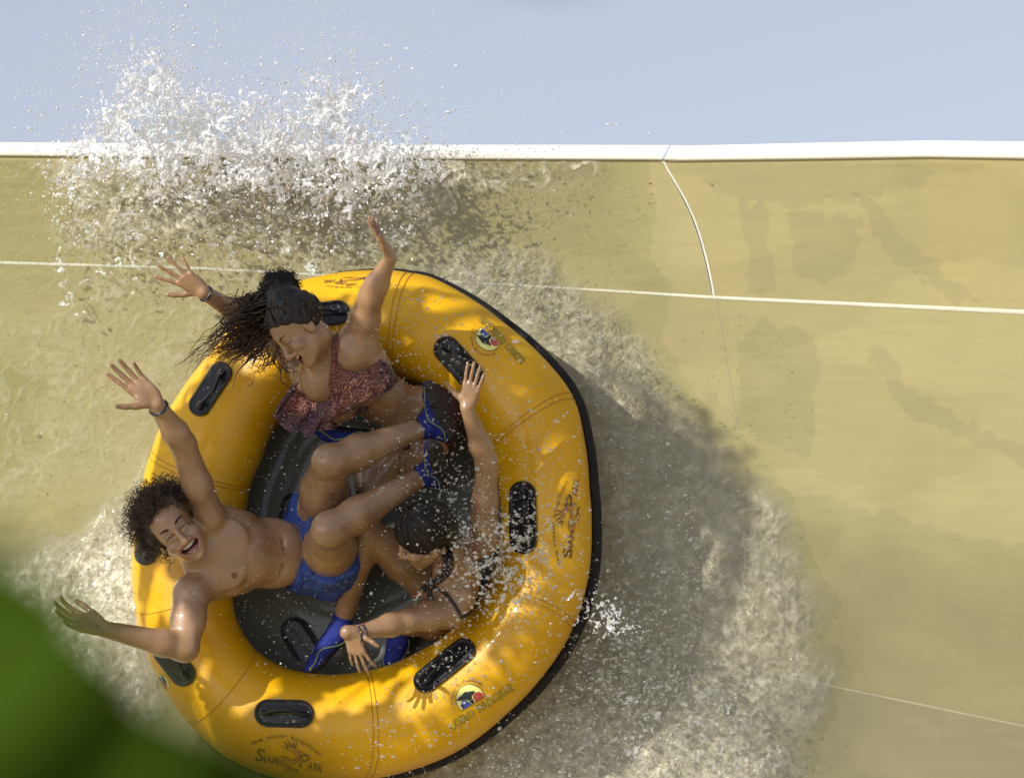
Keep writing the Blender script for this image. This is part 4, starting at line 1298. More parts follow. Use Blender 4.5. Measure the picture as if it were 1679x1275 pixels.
C_.cone(sL, T(.62, .11, .0), .052, .053, .03)
for q in (-1, 1): C_.cone(T(1.0, q * .03, -.01), T(.95, q * .11, -.01), .042, .046, .03)
C_.cone(T(1.0, .03, .0), T(.7, .06, .05), .045, .06, .03)
TOPP = [(512, 612), (500, 640), (512, 655), (532, 652), (539, 625), (543, 585), (541, 545), (552, 530), (556, 560), (553, 596), (566, 609), (585, 611), (606, 603), (625, 588), (640, 600), (655, 622),
        (640, 640), (612, 655), (560, 680), (520, 700), (470, 690), (462, 650), (488, 622), (497, 600)]
prism(C_, TOPP)
top_o = field_obj('ruffle_top', C_, M_pais, woman)
# ruffle: a flounce hanging from the neckline
g = np.random.default_rng(9)
topc = np.array([(497, 606), (496, 640), (512, 660), (535, 658), (560, 645), (590, 635), (622, 612), (642, 606)], float)
botc = np.array([(452, 668), (448, 688), (474, 704), (500, 711), (530, 708), (560, 694), (598, 672), (632, 640)], float)
nu, nv = 150, 14
u = np.linspace(0, 1, nu); ut = np.linspace(0, 1, len(topc))
k = np.hanning(13); k /= k.sum()
def sm(v_): return np.convolve(np.pad(v_, 6, mode='edge'), k, 'valid')
tx, ty, bx, by = [sm(np.interp(u, ut, c)) for c in (topc[:, 0], topc[:, 1], botc[:, 0], botc[:, 1])]
rows = []
for j in range(nv):
    v_ = j / (nv - 1)
    wob = np.sin(u * 46 + 1.2 * np.sin(u * 9)) * v_ ** 1.2
    x = tx + (bx - tx) * v_ + wob * 3.0; y = ty + (by - ty) * v_ + 3.2 * wob * np.sin(u * 5) + 3 * v_ * np.sin(u * 31)
    hs = []
    for xi, yi in zip(x, y):
        p_ = P(xi, yi, 1.0); q_ = front(C_, xi, yi, 1.0); q2 = front(F, xi, yi, .80)
        hh = -q_[1] if abs(q_[1] + 1.0) > 1e-3 else .5
        hs.append(min(hh, .66))
    hs = sm(sm(np.array(hs)))
    rows.append((x, y, hs + .008 + .030 * v_ + .013 * wob))
V_ = np.stack([PA(*r_) for r_ in rows], 1)
for off in (0,):
    v1 = V_.reshape(-1, 3); v2 = v1 + np.array([0, .002, 0])
    f = grid_faces(nu, nv)
    mesh_np('ruffle', *join([(v1, f[:, ::-1]), (v2, f)]), M_pais, top_o)
# shorts: dark patterned
M_dkc = pbr('dark_swim_cloth', (.012, .010, .014), .7, (.07, .016, .018), 60, .3, 90)
C_ = F.like()
C_.ell(T(-.02, 0, -.01), fr, (.138, .105, .103), .03)
m1 = T(-.05, .06, -.02)
C_.chain([m1, m1 * .45 + k1 * .55], [.094, .084], .02); m2 = T(-.1, -.04, -.05); C_.chain([m2, m2 * .5 + k2 * .5], [.094, .082], .02)
clip_halfspace(C_, T(.13, 0, 0), a_)
field_obj('swim_bottoms', C_, M_dkc, woman)
# hair
HB = Field(HW.c - .24, HW.c + .24, .004)
HB.ell(HW.w((0, .038, -.016)), HW.fr, np.array([.083, .088, .100]) * .97, .01)
clip_halfspace(HB, HW.w((0, .05, .040)), unit(np.array([0, -.72, .70]) @ HW.fr))
bun_c = P(459, 474, .62)
HB.ell(bun_c, np.eye(3), (.050, .048, .046), .02)
HB.cone(HW.w((0, .11, -.04)), bun_c, .055, .045, .03)
act = np.argwhere(np.abs(HB.a) < .03); pp = HB.lo + act * HB.v
HB.a[act[:, 0], act[:, 1], act[:, 2]] += ((noise3(pp[:, 0] * 55 + 50, pp[:, 1] * 55 + 50, pp[:, 2] * 55 + 50, 8) - .5) * .012).astype(np.float32)
hw_o = field_obj('hair', HB, M_hair_d, wom_b)
g = np.random.default_rng(12); st = []
while len(st) < 1500:
    d_ = unit(g.normal(0, 1, 3))
    if d_[1] * .72 - d_[2] * .79 > g.normal(-.27, .045) and d_[1] > -.55: st.append(d_)
tgt = unit(((bun_c - HW.c) @ HW.fr.T) - np.array([0, .034, -.014]))
mesh_np('hair_strands', *hair_flow(HW, st, tgt, wig=.0035, tr=.0014, seed=3), M_hair_m, hw_o)['kind'] = 'stuff'
nr = g.normal(0, 1, (520, 3)); nr /= np.linalg.norm(nr, axis=1, keepdims=True)
nr2 = g.normal(0, 1, (260, 3)); nr2 /= np.linalg.norm(nr2, axis=1, keepdims=True)
mesh_np('side_curls', *curl_hair(P(430, 518, .62) + nr2 * [.030, .03, .048] * g.uniform(.2, 1, (260, 1)), nr2 * .35 + np.array([-1.0, 0, -.35]), .060, .006, 1.5, .0022, 16), M_hair_d, hw_o)['kind'] = 'stuff'
mesh_np('bun_curls', *curl_hair(bun_c + nr * .044, nr, .028, .010, 1.6, .0016, 6), M_hair_d, hw_o)['kind'] = 'stuff'
parts = []
for _ in range(230):
    y0 = g.uniform(478, 562); x0 = 446 - 14 * abs((y0 - 515) / 45) + g.normal(0, 6)
    ln = g.uniform(25, 85); an = R(g.normal(168 - (y0 - 515) * .35, 12))
    p0 = P(x0, y0, .62 + g.normal(0, .03)); p1 = P(x0 + ln * math.cos(an), y0 + ln * abs(math.sin(an)) + g.uniform(0, 22), .60 + g.normal(0, .04))
    parts.append(wavy(p0, p1, g.uniform(.004, .008), g.uniform(1.2, 2.4), g.uniform(.0018, .0034), g, 0))
mesh_np('swept_waves', *join(parts), M_hair_m, hw_o)['kind'] = 'stuff'
parts = []
ends = [((402, 500), (300, 597), 10), ((405, 520), (318, 596), 12), ((398, 530), (345, 528), 8), ((408, 545), (330, 575), 14), ((412, 555), (352, 590), 14), ((430, 570), (372, 592), 10),
        ((400, 520), (392, 560), 14), ((440, 575), (410, 618), 5), ((452, 585), (432, 602), 4), ((460, 590), (478, 632), 5), ((420, 540), (385, 575), 16), ((410, 490), (360, 560), 10)]
for (s0, e0, cnt) in ends:
    for _ in range(int(cnt * 1.7)):
        p0 = P(s0[0] + g.normal(0, 7), s0[1] + g.normal(0, 9), .60 + g.normal(0, .02))
        fr_ = g.uniform(.55, 1.02)
        x1 = s0[0] + (e0[0] - s0[0]) * fr_ + g.normal(0, 7); y1 = s0[1] + (e0[1] - s0[1]) * fr_ + g.normal(0, 7)
        p1 = P(x1, y1, .60 + g.normal(0, .05))
        parts.append(wavy(p0, p1, g.uniform(.004, .009), g.uniform(1.8, 3.6), g.uniform(.0014, .0026), g, g.uniform(-.01, .02)))
mesh_np('loose_curls', *join(parts), M_hair_b, hw_o)['kind'] = 'stuff'

# ---------------------------------------------------------------- THE GIRL at the lower right
girl = empty('person', P(735, 975, .32))
tag(girl, 'girl with a dark braid and black swimsuit straps seen from behind, one arm straight up', 'person', 'riders in the raft')
F = Field(P(490, 1110, 0) * [1, 0, 1] + [0, -1.02, 0], P(850, 595, 0) * [1, 0, 1] + [0, -.08, 0], .004)
pv = P(738, 985, .34); nk = P(752, 930, .66)
a_ = unit(nk - pv); f0 = np.array([-.90, .10, -.15]); f2 = unit(f0 - a_ * np.dot(f0, a_)); l2 = np.cross(a_, f2); fr = np.stack([l2, a_, f2]); lt, ft = l2, f2
T = lambda a, l, f: pv + (nk - pv) * a + lt * l + ft * f
F.ell(T(.72, 0, 0), fr, (.118, .125, .078), .03)
F.ell(T(.35, 0, 0), fr, (.098, .12, .072), .04)
F.ell(T(.0, 0, 0), fr, (.118, .10, .090), .04)
sR = P(793, 885, .66); eR = P(798, 757, .76); wR = P(765, 668, .86)
sL = P(738, 1003, .66); eL = P(668, 1017, .76); wL = P(590, 1036, .84)
A = F.like()
A.chain([T(.9, (sR - nk) @ lt * .7, 0), sR, sR * .5 + eR * .5, eR, eR * .7 + wR * .3, wR], [.048, .048, .042, .035, .036, .0215], .02)
hand(A, wR, P(780, 606, .88) - wR, (.1, .95, 0), 1, .150, .07, (.05, .02, .05, .08), (1.1, -.05), .95)
A.chain([T(.9, (sL - nk) @ lt * .7, 0), sL, sL * .5 + eL * .5, eL, eL * .65 + wL * .35, wL], [.050, .052, .046, .037, .037, .0225], .02)
hand(A, P(575, 1034, .86), P(581, 1082, .84) - P(566, 1032, .86), (.35, .9, .1), 1, .150, .16, (.25, .1, .1, .2), (1.0, -.1), 1.0)
A.cone(wL, P(569, 1036, .86), .0225, .024, .01)
F.merge(A, .018)
hc = P(696, 878, .80)
HG = Head(F, hc, (-.30, -.60, .74), (-.90, .02, -.40), .92, (.016, .006), True, .002)
F.chain([HG.w((0, -.05, -.035)), T(1.05, 0, 0), T(.88, 0, 0)], [.044, .046, .055], .02)
hA = T(-.05, -.05, .03); kA = P(600, 868, .50); aA = P(563, 1012, .34)
hB = T(-.1, .05, .03); kB = P(690, 1010, .44); aB = P(656, 1030, .36)
B = F.like()
B.chain([hA, hA * .5 + kA * .5, kA], [.078, .068, .050], .03); B.chain([kA, kA * .68 + aA * .32, aA], [.048, .050, .031], .02)
F.merge(B, .012)
B = F.like()
B.chain([hB, hB * .5 + kB * .5, kB], [.078, .068, .050], .03); B.chain([kB, kB * .6 + aB * .4, aB], [.048, .045, .031], .02)
F.merge(B, .01)
def clg(C):
    i = np.zeros(len(C), int); HG.classify(C, i, 1, 1); return i
girl_b = field_obj('body', F, [M_skin_g, M_lip], girl, clg)
for q in (-1, 1):
    xs = np.linspace(.013, .045, 9); ys = .022 + .006 * np.sin(np.linspace(.1, 2.3, 9))
    mesh_np('eyebrow', *tube(np.array([HG.on(q * x, y) for x, y in zip(xs, ys)]), .002, 6), M_brow, girl_b)
    t = np.linspace(-1, 1, 10)
    mesh_np('eyelashes', *tube(np.array([HG.on(q * .031 + .0155 * a, .001 - .003 * (1 - a * a)) for a in t]), .0016, 5), M_brow, girl_b)
wb_ = wristband(F, P(594, 1035, .84), wL - eL, girl_b, None, pbr('red_band_print', (.5, .05, .05), .5), .0045)
wristband(F, P(586, 1037, .85), wL - eL, girl_b, None, pbr('orange_band_print', (.55, .3, .1), .5), .004)
shoe(girl, aA, P(567, 1035, .34), P(504, 1088, .40), (.45, .35, -.8), .195, .80)
shoe(girl, aB, P(660, 1040, .36), P(640, 1098, .34), (.55, .7, -.2), .19, .82)
# swimsuit: body below the shoulder blades plus straps
C_ = F.like()
C_.ell(T(.45, 0, 0), fr, (.108, .12, .082), .04); C_.ell(T(.0, 0, 0), fr, (.126, .108, .098), .04)
clip_halfspace(C_, T(.42, 0, 0), a_)
suit = field_obj('swimsuit', C_, M_strap, girl)
def strap(pts, r=.006):
    q = np.array(pts, float); t = np.linspace(0, 1, 26); tt = np.linspace(0, 1, len(q))
    px = np.interp(t, tt, q[:, 0]); py = np.interp(t, tt, q[:, 1])
    w_ = np.array([front(F, a, b, 1.0, .001) for a, b in zip(px, py)])
    ok = np.abs(w_[:, 1] + 1.0) > 2e-3
    w_ = w_[ok]
    if len(w_) > 3: mesh_np('strap', *tube(w_, r, 8, flat=((0, -1, 0), .4)), M_strap, suit)
strap([(703, 967), (716, 962), (730, 972), (746, 992), (757, 1012)])
strap([(757, 1012), (772, 1002), (786, 985)], .008)
strap([(800, 905), (790, 930), (792, 960), (786, 985)])
# hair
HB = Field(HG.c - .2, HG.c + .2, .004)
HB.ell(HG.w((0, .038, -.016)), HG.fr, np.array([.083, .088, .101]) * .92, .01)
clip_halfspace(HB, HG.w((0, .05, .035)), unit(np.array([0, -.66, .75]) @ HG.fr))
nape = P(733, 908, .76)
HB.cone(HG.w((0, .0, -.075)), nape, .045, .022, .03)
hg_o = field_obj('hair', HB, M_hair_d, girl_b)
g = np.random.default_rng(22); st = []
while len(st) < 1300:
    d_ = unit(g.normal(0, 1, 3))
    if d_[1] * .66 - d_[2] * .84 > g.normal(-.27, .045) and d_[1] > -.5: st.append(d_)
tgt = unit(((nape - HG.c) @ HG.fr.T) - np.array([0, .034, -.014]))
mesh_np('hair_strands', *hair_flow(HG, st, tgt, wig=.0012, tr=.0013, seed=8, lift=.009), M_hair_d, hg_o)['kind'] = 'stuff'
# braid
ctl = np.array([P(733, 905, .79), P(737, 922, .80), P(731, 940, .81), P(717, 952, .82), P(703, 960, .82), P(692, 968, .82)])
t = np.linspace(0, 1, 90); tt = np.linspace(0, 1, len(ctl))
c = np.stack([np.convolve(np.pad(np.interp(t, tt, ctl[:, i]), 8, mode='edge'), np.ones(17) / 17, 'valid') for i in range(3)], 1)
tg_ = np.gradient(c, axis=0); tg_ /= np.linalg.norm(tg_, axis=1, keepdims=True)
e1 = np.cross(tg_, [0, -1, 0]); e1 /= np.linalg.norm(e1, axis=1, keepdims=True); e2 = np.cross(e1, tg_)
parts = []
for k3 in range(3):
    for sub in range(5):
        a = t * 2 * math.pi * 5 + k3 * 2.0944
        so_ = g.normal(0, .0022, 2)
        r_ = np.interp(t, [0, 1], [.0125, .0065])
        p_ = c + e1 * (r_ * np.sin(a) + so_[0])[:, None] + e2 * (r_ * .55 * np.sin(2 * a) + so_[1])[:, None]
        parts.append(tube(p_, np.interp(t, [0, 1], [.0052, .0030]), 6))
mesh_np('braid', *join(parts), M_hair_d, hg_o)
cols = [(.02, .22, .16), (.55, .10, .03), (.5, .5, .45), (.02, .10, .25)]
for i, cc in enumerate(cols):
    m_ = pbr('hair_wrap_thread', cc, .6)
    p0 = P(694 - i * 2.2, 966 + i * 3.2, .83); p1 = P(684 + (i - 2) * 3.0, 984 - abs(i - 1) * 2, .82)
    mesh_np('hair_wrap', *wavy(p0, p1, .0015, 1.5, .0042, g), m_, hg_o)
# ================================================================== WATER
def mat_film():
    m, nt, out = new_mat('water_film')
    at = N(nt, 'ShaderNodeAttribute'); at.attribute_name = 'foam'
    tc = N(nt, 'ShaderNodeTexCoord')
    n = N(nt, 'ShaderNodeTexNoise'); n.inputs['Scale'].default_value = 26; n.inputs['Detail'].default_value = 9; n.inputs['Roughness'].default_value = .68; n.inputs['Distortion'].default_value = .5
    mr = N(nt, 'ShaderNodeMapRange'); mr.inputs[1].default_value = .33; mr.inputs[2].default_value = .68; mr.inputs[3].default_value = -.55; mr.inputs[4].default_value = .55
    ad = N(nt, 'ShaderNodeMath', operation='MULTIPLY_ADD')
    cl = N(nt, 'ShaderNodeClamp')
    foam = N(nt, 'ShaderNodeBsdfPrincipled'); foam.inputs['Base Color'].default_value = (.66, .62, .455, 1); foam.inputs['Roughness'].default_value = .25
    clear = N(nt, 'ShaderNodeMixShader'); fr_ = N(nt, 'ShaderNodeFresnel'); fr_.inputs['IOR'].default_value = 1.33
    tr = N(nt, 'ShaderNodeBsdfTransparent'); tr.inputs['Color'].default_value = (.95, .96, .94, 1)
    gl = N(nt, 'ShaderNodeBsdfGlossy'); gl.inputs['Roughness'].default_value = .06
    mx = N(nt, 'ShaderNodeMixShader')
    b1 = N(nt, 'ShaderNodeTexNoise'); b1.inputs['Scale'].default_value = 34; b1.inputs['Detail'].default_value = 6; b1.inputs['Distortion'].default_value = 1.2
    bp = N(nt, 'ShaderNodeBump'); bp.inputs['Distance'].default_value = .005
    aw = N(nt, 'ShaderNodeAttribute'); aw.attribute_name = 'wet'
    nt.links.new(aw.outputs['Fac'], bp.inputs['Strength'])
    L = nt.links.new
    L(tc.outputs['Object'], n.inputs['Vector']); L(tc.outputs['Object'], b1.inputs['Vector'])
    L(n.outputs['Fac'], mr.inputs[0]); L(mr.outputs[0], ad.inputs[0]); L(at.outputs['Fac'], ad.inputs[1]); L(at.outputs['Fac'], ad.inputs[2]); L(ad.outputs[0], cl.inputs[0])
    L(b1.outputs['Fac'], bp.inputs['Height'])
    for q in (foam, gl, fr_): L(bp.outputs[0], q.inputs['Normal'])
    wm = N(nt, 'ShaderNodeMath', operation='MULTIPLY'); L(fr_.outputs[0], wm.inputs[0]); L(aw.outputs['Fac'], wm.inputs[1]); L(wm.outputs[0], clear.inputs[0]); L(tr.outputs[0], clear.inputs[1]); L(gl.outputs[0], clear.inputs[2])
    L(cl.outputs[0], mx.inputs[0]); L(clear.outputs[0], mx.inputs[1]); L(foam.outputs[0], mx.inputs[2])
    L(mx.outputs[0], out.inputs['Surface'])
    return m
def mat_splash(name, white, col=(.86, .88, .88)):
    m, nt, out = new_mat(name)
    g1 = N(nt, 'ShaderNodeBsdfTransparent'); g1.inputs['Color'].default_value = (.97, .98, .98, 1)
    d1 = N(nt, 'ShaderNodeBsdfDiffuse'); d1.inputs['Color'].default_value = (*col, 1)
    t1 = N(nt, 'ShaderNodeBsdfTranslucent'); t1.inputs['Color'].default_value = (*col, 1)
    gs = N(nt, 'ShaderNodeBsdfGlossy'); gs.inputs['Roughness'].default_value = .12
    a = N(nt, 'ShaderNodeMixShader'); a.inputs[0].default_value = .48
    b = N(nt, 'ShaderNodeMixShader'); b.inputs[0].default_value = .10
    c = N(nt, 'ShaderNodeMixShader')
    at = N(nt, 'ShaderNodeAttribute'); at.attribute_name = 'foam'
    tc = N(nt, 'ShaderNodeTexCoord'); n = N(nt, 'ShaderNodeTexNoise'); n.inputs['Scale'].default_value = 35; n.inputs['Detail'].default_value = 5
    mr = N(nt, 'ShaderNodeMapRange'); mr.inputs[1].default_value = .40; mr.inputs[2].default_value = .60; mr.inputs[3].default_value = max(0, white - .45); mr.inputs[4].default_value = min(1, white + .3)
    bp = N(nt, 'ShaderNodeBump'); bp.inputs['Strength'].default_value = .08; bp.inputs['Distance'].default_value = .004
    L = nt.links.new
    L(tc.outputs['Object'], n.inputs['Vector']); L(n.outputs['Fac'], mr.inputs[0]); L(n.outputs['Fac'], bp.inputs['Height'])
    L(d1.outputs[0], a.inputs[1]); L(t1.outputs[0], a.inputs[2]); L(a.outputs[0], b.inputs[1]); L(gs.outputs[0], b.inputs[2])
    L(mr.outputs[0], c.inputs[0]); L(g1.outputs[0], c.inputs[1]); L(b.outputs[0], c.inputs[2])
    for q in (d1, gs): L(bp.outputs[0], q.inputs['Normal'])
    L(c.outputs[0], out.inputs['Surface'])
    return m
M_film = mat_film()
M_spray = mat_splash('splash_white', 1.3, (.96, .975, 1.0))
M_spray2 = mat_splash('splash_clear', .42)
def mat_drop(name, milk, edge):
    m, nt, out = new_mat(name)
    tr = N(nt, 'ShaderNodeBsdfTransparent'); tr.inputs['Color'].default_value = (.97, .98, .98, 1)
    gl = N(nt, 'ShaderNodeBsdfGlossy'); gl.inputs['Roughness'].default_value = .05
    df = N(nt, 'ShaderNodeBsdfDiffuse'); df.inputs['Color'].default_value = (.96, .95, .87, 1)
    tl = N(nt, 'ShaderNodeBsdfTranslucent'); tl.inputs['Color'].default_value = (.96, .95, .87, 1)
    a = N(nt, 'ShaderNodeMixShader'); a.inputs[0].default_value = .4
    lw = N(nt, 'ShaderNodeLayerWeight'); lw.inputs['Blend'].default_value = .35
    mr = N(nt, 'ShaderNodeMapRange'); mr.inputs[1].default_value = .10; mr.inputs[2].default_value = .75; mr.inputs[3].default_value = milk; mr.inputs[4].default_value = edge
    b = N(nt, 'ShaderNodeMixShader'); c = N(nt, 'ShaderNodeMixShader')
    fr = N(nt, 'ShaderNodeFresnel'); fr.inputs['IOR'].default_value = 1.4
    L = nt.links.new
    L(df.outputs[0], a.inputs[1]); L(tl.outputs[0], a.inputs[2]); L(lw.outputs['Facing'], mr.inputs[0]); L(mr.outputs[0], b.inputs[0])
    L(tr.outputs[0], b.inputs[1]); L(a.outputs[0], b.inputs[2]); L(fr.outputs[0], c.inputs[0]); L(b.outputs[0], c.inputs[1]); L(gl.outputs[0], c.inputs[2])
    L(c.outputs[0], out.inputs['Surface'])
    return m
M_drop = mat_drop('water_drop', .16, .72)
M_dropw = mat_drop('white_water_drop', .72, .97)
M_dropw.node_tree.nodes['Diffuse BSDF'].inputs['Color'].default_value = (.95, .97, 1, 1)

# ---- sheet of water running over the wall
st_ = 3.0
gx = np.arange(-260, 1560, st_); gy = np.arange(262, 1500, st_)
GX, GY = np.meshgrid(gx, gy, indexing='ij')
wx = (fbm2(GX / 60, GY / 60, 4, 3) - .5) * 90; wy = (fbm2(GX / 60, GY / 60, 4, 9) - .5) * 90
RIGHT = [(560, 470), (640, 425), (760, 385), (880, 400), (1000, 480), (1090, 590), (1150, 690), (1235, 760), (1305, 850), (1325, 930), (1375, 1000), (1345, 1040), (1395, 1110), (1380, 1150), (1325, 1205), (1320, 1560), (500, 1560), (800, 900)]
LEFT = [(-260, 905), (40, 900), (120, 850), (190, 800), (240, 745), (330, 690), (330, 1000), (260, 1100), (380, 1500), (-260, 1500)]
LEFT2 = [(-260, 470), (60, 500), (140, 380), (200, 300), (560, 290), (620, 440), (380, 620), (260, 800), (-260, 950)]
TOPW = [(40, 262), (90, 330), (75, 400), (160, 420), (330, 400), (520, 450), (640, 440), (700, 420), (760, 330), (980, 300), (960, 262)]
fine = fbm2(GX / 9 + wx / 30, GY / 9 + wy / 30, 4, 21)
rg = 1 - np.abs(2 * fbm2((GX + wx) / 34, (GY + wy) / 34, 4, 31) - 1)
rg2 = 1 - np.abs(2 * fbm2((GX + wx) / 17, (GY + wy) / 22, 3, 37) - 1)
dr_ = polysd(RIGHT, GX + wx * .55, GY + wy * .55); dl_ = polysd(LEFT, GX + wx * .6, GY + wy * .6)
dl2 = polysd(LEFT2, GX + wx, GY + wy); dt_ = polysd(TOPW, GX + wx * .5, GY + wy * .5)
mR = sstep(14, -50, dr_); mR2 = sstep(5, -130, dr_)
foam = mR * (.10 + .08 * sstep(450, 800, GY)) + mR2 * (.15 * sstep(640, 1050, GY) + .20 * sstep(1050, 1250, GY))
foam += mR * .14 * sstep(.72, .95, rg) + .05 * np.exp(-((dr_ + 24) / 16) ** 2) * sstep(700, 860, GY) * rg
nearraft = np.exp(-((np.hypot(GX - 620, GY - 868) - 400) / 45) ** 2) * (GX > 700)
foam += mR * nearraft * .10
mL = sstep(10, -60, dl_)
foam += mL * (.50 + .30 * (rg - .5)) * (.7 + .5 * sstep(850, 960, GY))
mL2 = sstep(20, -80, dl2)
foam += mL2 * (.02 + .12 * sstep(.82, .97, rg) + .07 * sstep(.8, .95, rg2))
foam += sstep(10, -30, dt_) * (.05 + .55 * sstep(.80, .96, rg) * sstep(430, 270, GY) + .25 * sstep(.8, .95, rg2))
streak = fbm2(GX / 60, GY / 7, 4, 55)
foam += .05 * sstep(.5, .7, streak) * sstep(1250, 700, GX) * sstep(700, 300, GY)
foam *= .72 + .55 * fine
foam = np.clip(foam, 0, .95)
wet = np.maximum.reduce([mR, mL, mL2 * .32, .55 * sstep(10, -30, dt_), .28 * sstep(1120, 860, GX + wx) * sstep(700, 450, GY + wy)])
disp = wet * (.003 + .004 * (rg - .5) * (.3 + foam) + .0012 * (fine - .5) + .0010 * (rg2 - .5))
disp += mR2 * .015 * (fbm2(GX / 90, GY / 90, 2, 71) - .3) + mL * .022 * (fbm2(GX / 70, GY / 70, 3, 72) - .3)
HH = h_wall(GX, GY) + .003 + np.maximum(disp, 0)
VV = PA(GX, GY, HH).reshape(-1, 3)
Q = grid_faces(len(gx), len(gy))[:, ::-1]
keep = (wet.reshape(-1)[Q].max(1) > .02)
Q = Q[keep]
used = np.unique(Q); remap = np.full(len(VV), -1); remap[used] = np.arange(len(used))
water = mesh_np('water', VV[used], remap[Q], M_film, attr={'foam': foam.reshape(-1)[used], 'wet': np.clip(wet, 0, 1).reshape(-1)[used]})
tag(water, kind='structure')

# ---- torn sheets of water thrown over the rim
CROWN = [(70, 245), (120, 225), (150, 170), (190, 150), (195, 90), (230, 75), (290, 95), (330, 140), (380, 150), (440, 165), (480, 150), (520, 120), (600, 130), (590, 190), (640, 215), (720, 225),
         (740, 262), (720, 300), (640, 330), (700, 380), (650, 400), (600, 350), (520, 380), (470, 350), (430, 350), (380, 330), (300, 350), (240, 340), (200, 290), (140, 300), (90, 370), (70, 330), (110, 270)]
def torn(name, poly, layers, x0, x1, y0, y1, thr, hbase, hdir, mat, seed, step=2.0, sc=1.0, dense=None):
    objs = []
    for ly in range(layers):
        gx = np.arange(x0, x1, step); gy = np.arange(y0, y1, step)
        X, Y = np.meshgrid(gx, gy, indexing='ij')
        wx = (fbm2(X / 42 / sc, Y / 42 / sc, 4, seed + ly * 7) - .5) * 80 * sc; wy = (fbm2(X / 42 / sc, Y / 42 / sc, 4, seed + 3 + ly * 7) - .5) * 80 * sc
        r = 1 - np.abs(2 * fbm2((X + wx) / 28 / sc, (Y + wy) / 42 / sc, 3, seed + 11 + ly) - 1)
        r2 = 1 - np.abs(2 * fbm2((X + wx) / 15 / sc, (Y + wy) / 22 / sc, 2, seed + 17 + ly) - 1)
        d = polysd(poly, X + wx * .35, Y + wy * .35)
        S_ = sstep(25, -35, d)
        if dense is not None: S_ = S_ * dense(X, Y)
        val = np.maximum(r, r2 * .90) * .88 + .12 * fbm2(X / 8, Y / 8, 3, seed + 23 + ly)
        rk = np.empty(val.size); rk[np.argsort(val.ravel())] = np.linspace(0, 1, val.size); rk = rk.reshape(val.shape)
        m = (rk > 1 - thr * S_) & (S_ > .03)
        H = hbase(X, Y) + ly * .035 + .12 * (fbm2(X / 60, Y / 60, 2, seed + 31 + ly) - .5) + .03 * (r - .6) + .012 * (r2 - .5)
        V = PA(X, Y, H).reshape(-1, 3)
        Q = grid_faces(len(gx), len(gy))[:, ::-1]
        mf = m.reshape(-1); k = mf[Q].sum(1) >= 3
        Q = Q[k]
        u_ = np.unique(Q); rm = np.full(len(V), -1); rm[u_] = np.arange(len(u_))
        objs.append((V[u_], rm[Q]))
    v, f = join(objs)
    # wrap thickness: a second skin 2 mm behind
    o = mesh_np(name, v, f, mat)
    return o
def dcrown(X, Y):
    core = np.exp(-((X - 400) / 250) ** 2) * np.exp(-((Y - 235) / 75) ** 2)
    lobes = np.exp(-(((X - 250) / 60) ** 2 + ((Y - 130) / 60) ** 2)) * .5 + np.exp(-(((X - 560) / 60) ** 2 + ((Y - 165) / 45) ** 2)) * .6 + np.exp(-(((X - 620) / 80) ** 2 + ((Y - 290) / 50) ** 2)) * .45 + np.exp(-(((X - 110) / 40) ** 2 + ((Y - 320) / 60) ** 2)) * .5
    return np.clip(.34 + .62 * core + .38 * lobes, 0, 1) * (1 - .40 * sstep(290, 360, Y))
hb = lambda X, Y: .10 + .10 * (X - 840) / SC + .16 * np.clip((262 - Y) / 200, -.6, 1) + .03
tag(torn('splash', CROWN, 7, 40, 780, 40, 420, .36, hb, 0, M_spray, 100, 1.6, .70, dcrown),
    'white sheet of splashing water thrown up over the rim of the slide', 'splash', kind='stuff')
BELOW = [(60, 300), (110, 262), (400, 250), (700, 262), (760, 300), (780, 330), (740, 400), (690, 430), (640, 420), (520, 470), (330, 430), (200, 470), (120, 560), (90, 470)]
hb2 = lambda X, Y: h_wall(X, Y) + .05
tag(torn('falling_water', BELOW, 2, 40, 1020, 255, 600, .16, hb2, 0, M_spray2, 300, 2.0, .9),
    'thin clear strings of water falling down the beige wall below the splash', 'falling water', kind='stuff')

# ---- drops
def ico(sub):
    import bmesh
    bm = bmesh.new(); bmesh.ops.create_icosphere(bm, subdivisions=sub, radius=1.0)
    v = np.array([q.co[:] for q in bm.verts]); f = np.array([[q.index for q in p.verts] for p in bm.faces]); bm.free()
    return v, f
ICO1, ICO2 = ico(1), ico(2)
def drops(name, C, Rr, mat, seed, label, cat):
    g = np.random.default_rng(seed)
    vs, fs, off = [], [], 0
    for big in (0, 1):
        sel = (Rr > .0028) if big else (Rr <= .0028)
        c, r = C[sel], Rr[sel]; n = len(c)
        if n == 0: continue
        iv, jf = ICO2 if big else ICO1
        # random squash and a wobble so no drop is a perfect ball
        A = np.eye(3)[None] + g.normal(0, .10, (n, 3, 3))
        el = g.uniform(size=n) < .28
        A[el] *= 1; A[el, :, 0] *= g.uniform(1.2, 2.2, el.sum())[:, None]
        base = iv[None]
        wob = 1 + .05 * np.sin(iv[None, :, 0] * g.uniform(1, 4, (n, 1)) + iv[None, :, 2] * g.uniform(1, 4, (n, 1)) + g.uniform(0, 6, (n, 1)))
        v = np.einsum('nij,nkj->nki', A, base * wob[..., None]) * r[:, None, None] + c[:, None, :]
        vs.append(v.reshape(-1, 3)); fs.append((jf[None] + np.arange(n)[:, None, None] * len(iv)).reshape(-1, 3) + off); off += n * len(iv)
    o = mesh_np(name, np.concatenate(vs), np.concatenate(fs), mat)
    return tag(o, label, cat, kind='stuff')
